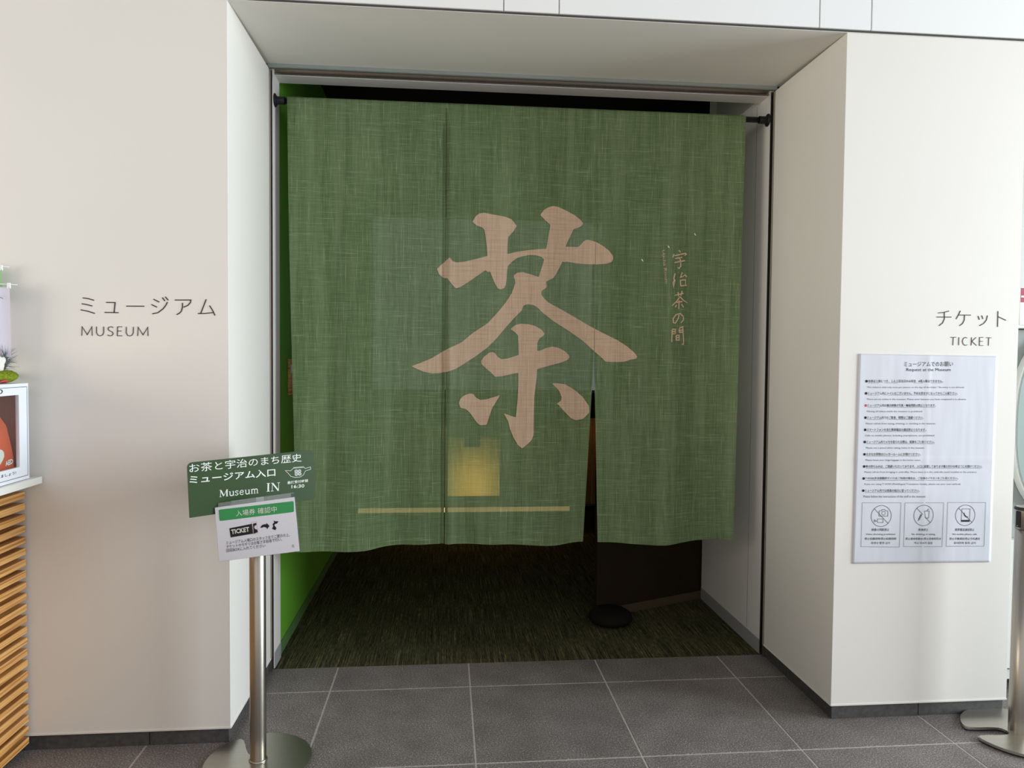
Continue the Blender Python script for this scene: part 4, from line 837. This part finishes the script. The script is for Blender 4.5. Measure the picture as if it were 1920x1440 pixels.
# two small hanging banners behind it
def banner(name, label, y, x1, ztop, w, hgt, m, mark):
    r = empty(name, (x1-w/2-.06,y,1.3312)); tag(r, label, 'banner', None)
    z = ztop-1.3312
    obj('stand_pole', tube(bmesh.new(), [(-.03,0,.001),(-.03,0,z+.01)], .002, 8), M['rod_w'], r, True)
    obj('stand_foot', lathe(bmesh.new(), [(.018,.001),(.018,.005),(.004,.008),(0,.008)], -.03, 0, 20), M['rod_w'], r, True)
    obj('cross_rod', tube(bmesh.new(), [(-w/2,.0,z+.003),(w/2+.058,.0,z-.003)], .0014, 8), M['rod_w'], r, True)
    bm = bmesh.new(); prev = None
    for k in range(13):
        u = k/12; c = [bm.verts.new((w/2+.035-(w)*u, -.004+.004*math.sin(u*9+v), z-.012-hgt*v)) for v in (0,.5,1)]
        if prev:
            for q in range(2): bm.faces.new((prev[q],prev[q+1],c[q+1],c[q]))
        prev = c
    cl = obj('cloth', bm, m, r, True)
    for t in (0, .5, 1): obj('hanging_loop', box(w/2+.035-w*t*.9-.010, w/2+.035-w*t*.9, -.003, .003, z-.016, z+.003), M['rod_w'], r)
    if mark:
        bm = bmesh.new(); line_print(bm, Plane((0,-.012,0),(1,0,0),(0,0,1),(0,-1,0)), [(w/2-.02,z-.045),(w/2+.005,z-.046),(w/2+.018,z-.052)], .0016, 0); obj('brush_mark', bm, M['print'], cl)
banner('table_banner', 'small pale lavender cloth banner on a white rod, lower of the pair above the cabinet', -.058, -.687, 1.673, .12, .24, M['banner'], True)
banner('table_banner', 'small pale green cloth banner on a white rod, upper of the pair above the cabinet', -.030, -.728, 1.737, .10, .11, M['banner_g'], False)

# ============================================================ ticket machine beyond the right wall
km = empty('ticket_machine', (3.62,.40,0)); tag(km, 'pale grey ticket machine with a rounded green panel beyond the right wall end', 'ticket machine')
o3 = lambda bm: (bmesh.ops.translate(bm, verts=bm.verts, vec=(-3.62,-.40,0)), bm)[1]
obj('body', o3(box(3.105,4.1,.18,.60,.11,1.575,bev=.004)), M['kiosk'], km)
obj('top_ledge', o3(box(3.095,4.12,.13,.60,1.578,1.590,bev=.002)), M['kiosk_w'], km)
obj('lower_door', o3(box(3.115,4.09,.14,.178,.12,.675,bev=.003)), M['kiosk_w'], km)
obj('plinth', o3(box(3.11,4.09,.16,.58,.066,.108)), M['kiosk_w'], km)
for x in (3.14,4.06):
    for y in (.2,.55): obj('foot', o3(box(x-.03,x+.03,y-.03,y+.03,.001,.066,bev=.003)), M['black'], km)
def oval(cx, cz, a, b, n=64): return [(cx+a*math.copysign(abs(math.cos(t))**.75,math.cos(t)), cz+b*math.copysign(abs(math.sin(t))**.75,math.sin(t))) for t in [2*math.pi*k/n for k in range(n)]]
cxk, czk = 3.56, 1.17
bm = slab(bmesh.new(), oval(cxk,czk,.368,.43), .146, .178); obj('panel_rim', o3(bm), M['kiosk_w'], km)
bm = slab(bmesh.new(), oval(cxk,czk,.358,.42), .142, .146); obj('rounded_panel', o3(bm), M['kiosk_s'], km)
cd = empty('card_holder', (3.255,.16,1.591)); tag(cd, 'white and crimson card standing on top of the ticket machine', 'card')
obj('card', box(-.045,.10,0,.03,0,.162,bev=.001), M['kiosk_w'], cd)
cb_ = bmesh.new(); bx(cb_,-.043,.098,-.0015,0,.098,.158); obj('crimson_field', cb_, M['magenta'], cd)
cb_ = bmesh.new(); bx(cb_,-.043,.098,-.0025,-.0016,.118,.126); obj('pale_stripe', cb_, M['kiosk_w'], cd)

# ============================================================ inside the dark room
# lit patches seen faintly through the cloth, built as an assumed display counter
dc = empty('assumed_display_case', (.95,3.45,0)); tag(dc, 'assumed dark museum display counter with a warm glowing panel and lit ledge behind the curtain', 'display case')
o4 = lambda bm: (bmesh.ops.translate(bm, verts=bm.verts, vec=(-.95,-3.45,0)), bm)[1]
obj('counter_body', o4(box(.06,2.25,3.24,3.75,.003,.16)), M['brown'], dc)
obj('back_board', o4(box(.06,2.25,3.76,3.80,.003,1.15)), M['brown_case'], dc)
obj('hood', o4(box(.06,2.25,3.24,3.80,.94,1.15)), M['brown'], dc)
M['lit_strip'] = emis('lit_ledge_front', lin(255,214,140), 1.0)
obj('lit_ledge', o4(box(.08,1.82,3.205,3.238,.166,.203)), M['lit_strip'], dc)
obj('ledge_cap', o4(box(.06,2.25,3.20,3.76,.206,.222)), M['brown2'], dc)
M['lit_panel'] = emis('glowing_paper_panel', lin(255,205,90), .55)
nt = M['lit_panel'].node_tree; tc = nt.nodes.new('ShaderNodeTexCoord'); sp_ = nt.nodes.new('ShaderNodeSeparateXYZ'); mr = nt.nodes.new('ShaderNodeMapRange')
# glow falloff put into the emission: brightest low in the middle
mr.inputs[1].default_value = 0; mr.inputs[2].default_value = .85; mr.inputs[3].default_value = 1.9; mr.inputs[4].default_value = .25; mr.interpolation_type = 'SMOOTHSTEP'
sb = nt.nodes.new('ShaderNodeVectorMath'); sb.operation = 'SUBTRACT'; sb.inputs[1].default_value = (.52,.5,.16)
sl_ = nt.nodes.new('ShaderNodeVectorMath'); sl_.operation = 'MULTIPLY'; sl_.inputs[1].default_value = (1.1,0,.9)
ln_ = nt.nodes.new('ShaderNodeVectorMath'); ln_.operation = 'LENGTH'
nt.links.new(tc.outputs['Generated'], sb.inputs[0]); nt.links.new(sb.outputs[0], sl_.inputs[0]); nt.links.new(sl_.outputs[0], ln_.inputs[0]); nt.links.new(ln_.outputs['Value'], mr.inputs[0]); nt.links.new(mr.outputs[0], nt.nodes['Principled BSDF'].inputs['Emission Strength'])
obj('glowing_panel', o4(box(.79,1.24,3.30,3.32,.280,.77)), M['lit_panel'], dc)
obj('lamp_hood', o4(box(.94,1.07,3.22,3.29,.70,.94)), M['black'], dc)
obj('glass_edge', o4(box(2.005,2.011,3.215,3.221,.22,.94)), M['kiosk'], dc)
area('display_lamp', (2.0,3.50,.90), (2.05,3.72,.35), .4, .1, .4, (1,.62,.25))
area('display_lamp', (.55,3.45,.90), (.55,3.62,.2), .5, .1, .4, (1,.7,.35))
M['screen'] = emis('dim_projected_picture', lin(160,170,170), .36)
sc = obj('assumed_screen', box(-1.09,1.09,0,.02,-.81,.81), M['screen'], None, loc=(1.19,4.2,1.94)); tag(sc, 'wide dim grey panel, assumed to be a projection screen, on the far wall of the dark room', 'screen')  # assumed from a dim pale patch showing through the cloth
fr = bmesh.new()
for z0 in (.81,-.83): bx(fr,-1.11,1.11,-.004,.02,z0,z0+.02)
for x0 in (-1.11,1.09): bx(fr,x0,x0+.02,-.004,.02,-.81,.81)
obj('screen_frame', fr, M['black'], sc)
for q in (-.6,.6): obj('screen_bracket', tube(bmesh.new(),[(q,.02,.2),(q,.899,.2)],.015,8), M['black'], sc)
# assumed brown partition, angled, at the right end of the passage
pa = Vector((2.312,1.462,0)); pb_ = Vector((1.62,1.17,0)); dd = (pb_-pa).normalized(); nn = Vector((-dd.y,dd.x,0)); L = (pb_-pa).length
pt = empty('assumed_partition', pa, (0,0,math.atan2(dd.y,dd.x))); tag(pt, 'low dark brown board, assumed to be a partition, angled away from the end of the white inner wall', 'partition')
obj('board', box(0,L,-.03,0,.051,1.0), M['brown'], pt); obj('skirting', box(0,L,-.028,.006,.0025,.05), M['brown2'], pt)
lump_root = empty('unidentified_lump', (1.68,1.10,.0015)); tag(lump_root, 'low dark rounded stool in front of the brown partition in the shade, its identity assumed', 'lump')  # nearly black form of unknown identity; body and supports are assumed
obj('rounded_body', lathe(bmesh.new(), [(.0,.012),(.105,.012),(.12,.03),(.115,.055),(.09,.072),(0,.078)], n=32), M['dark'], lump_root, True)
for a in range(4): obj('short_support', box(.06*math.cos(a*1.571+.78)-.01,.06*math.cos(a*1.571+.78)+.01,.06*math.sin(a*1.571+.78)-.01,.06*math.sin(a*1.571+.78)+.01,0,.012), M['black'], lump_root)
# small brown and white thing on the green wall, assumed to be a plaque
pq = obj('wooden_plaque', box(0,.012,-.05,.05,-.09,.09,bev=.002), M['wood'], None, loc=(.0005,1.02,1.33)); tag(pq, 'small brown and white thing, assumed to be a wooden plaque, fixed on the green wall behind the curtain edge', 'plaque')
obj('white_label', box(.0121,.013,-.03,.03,.02,.06), M['white_p'], pq)
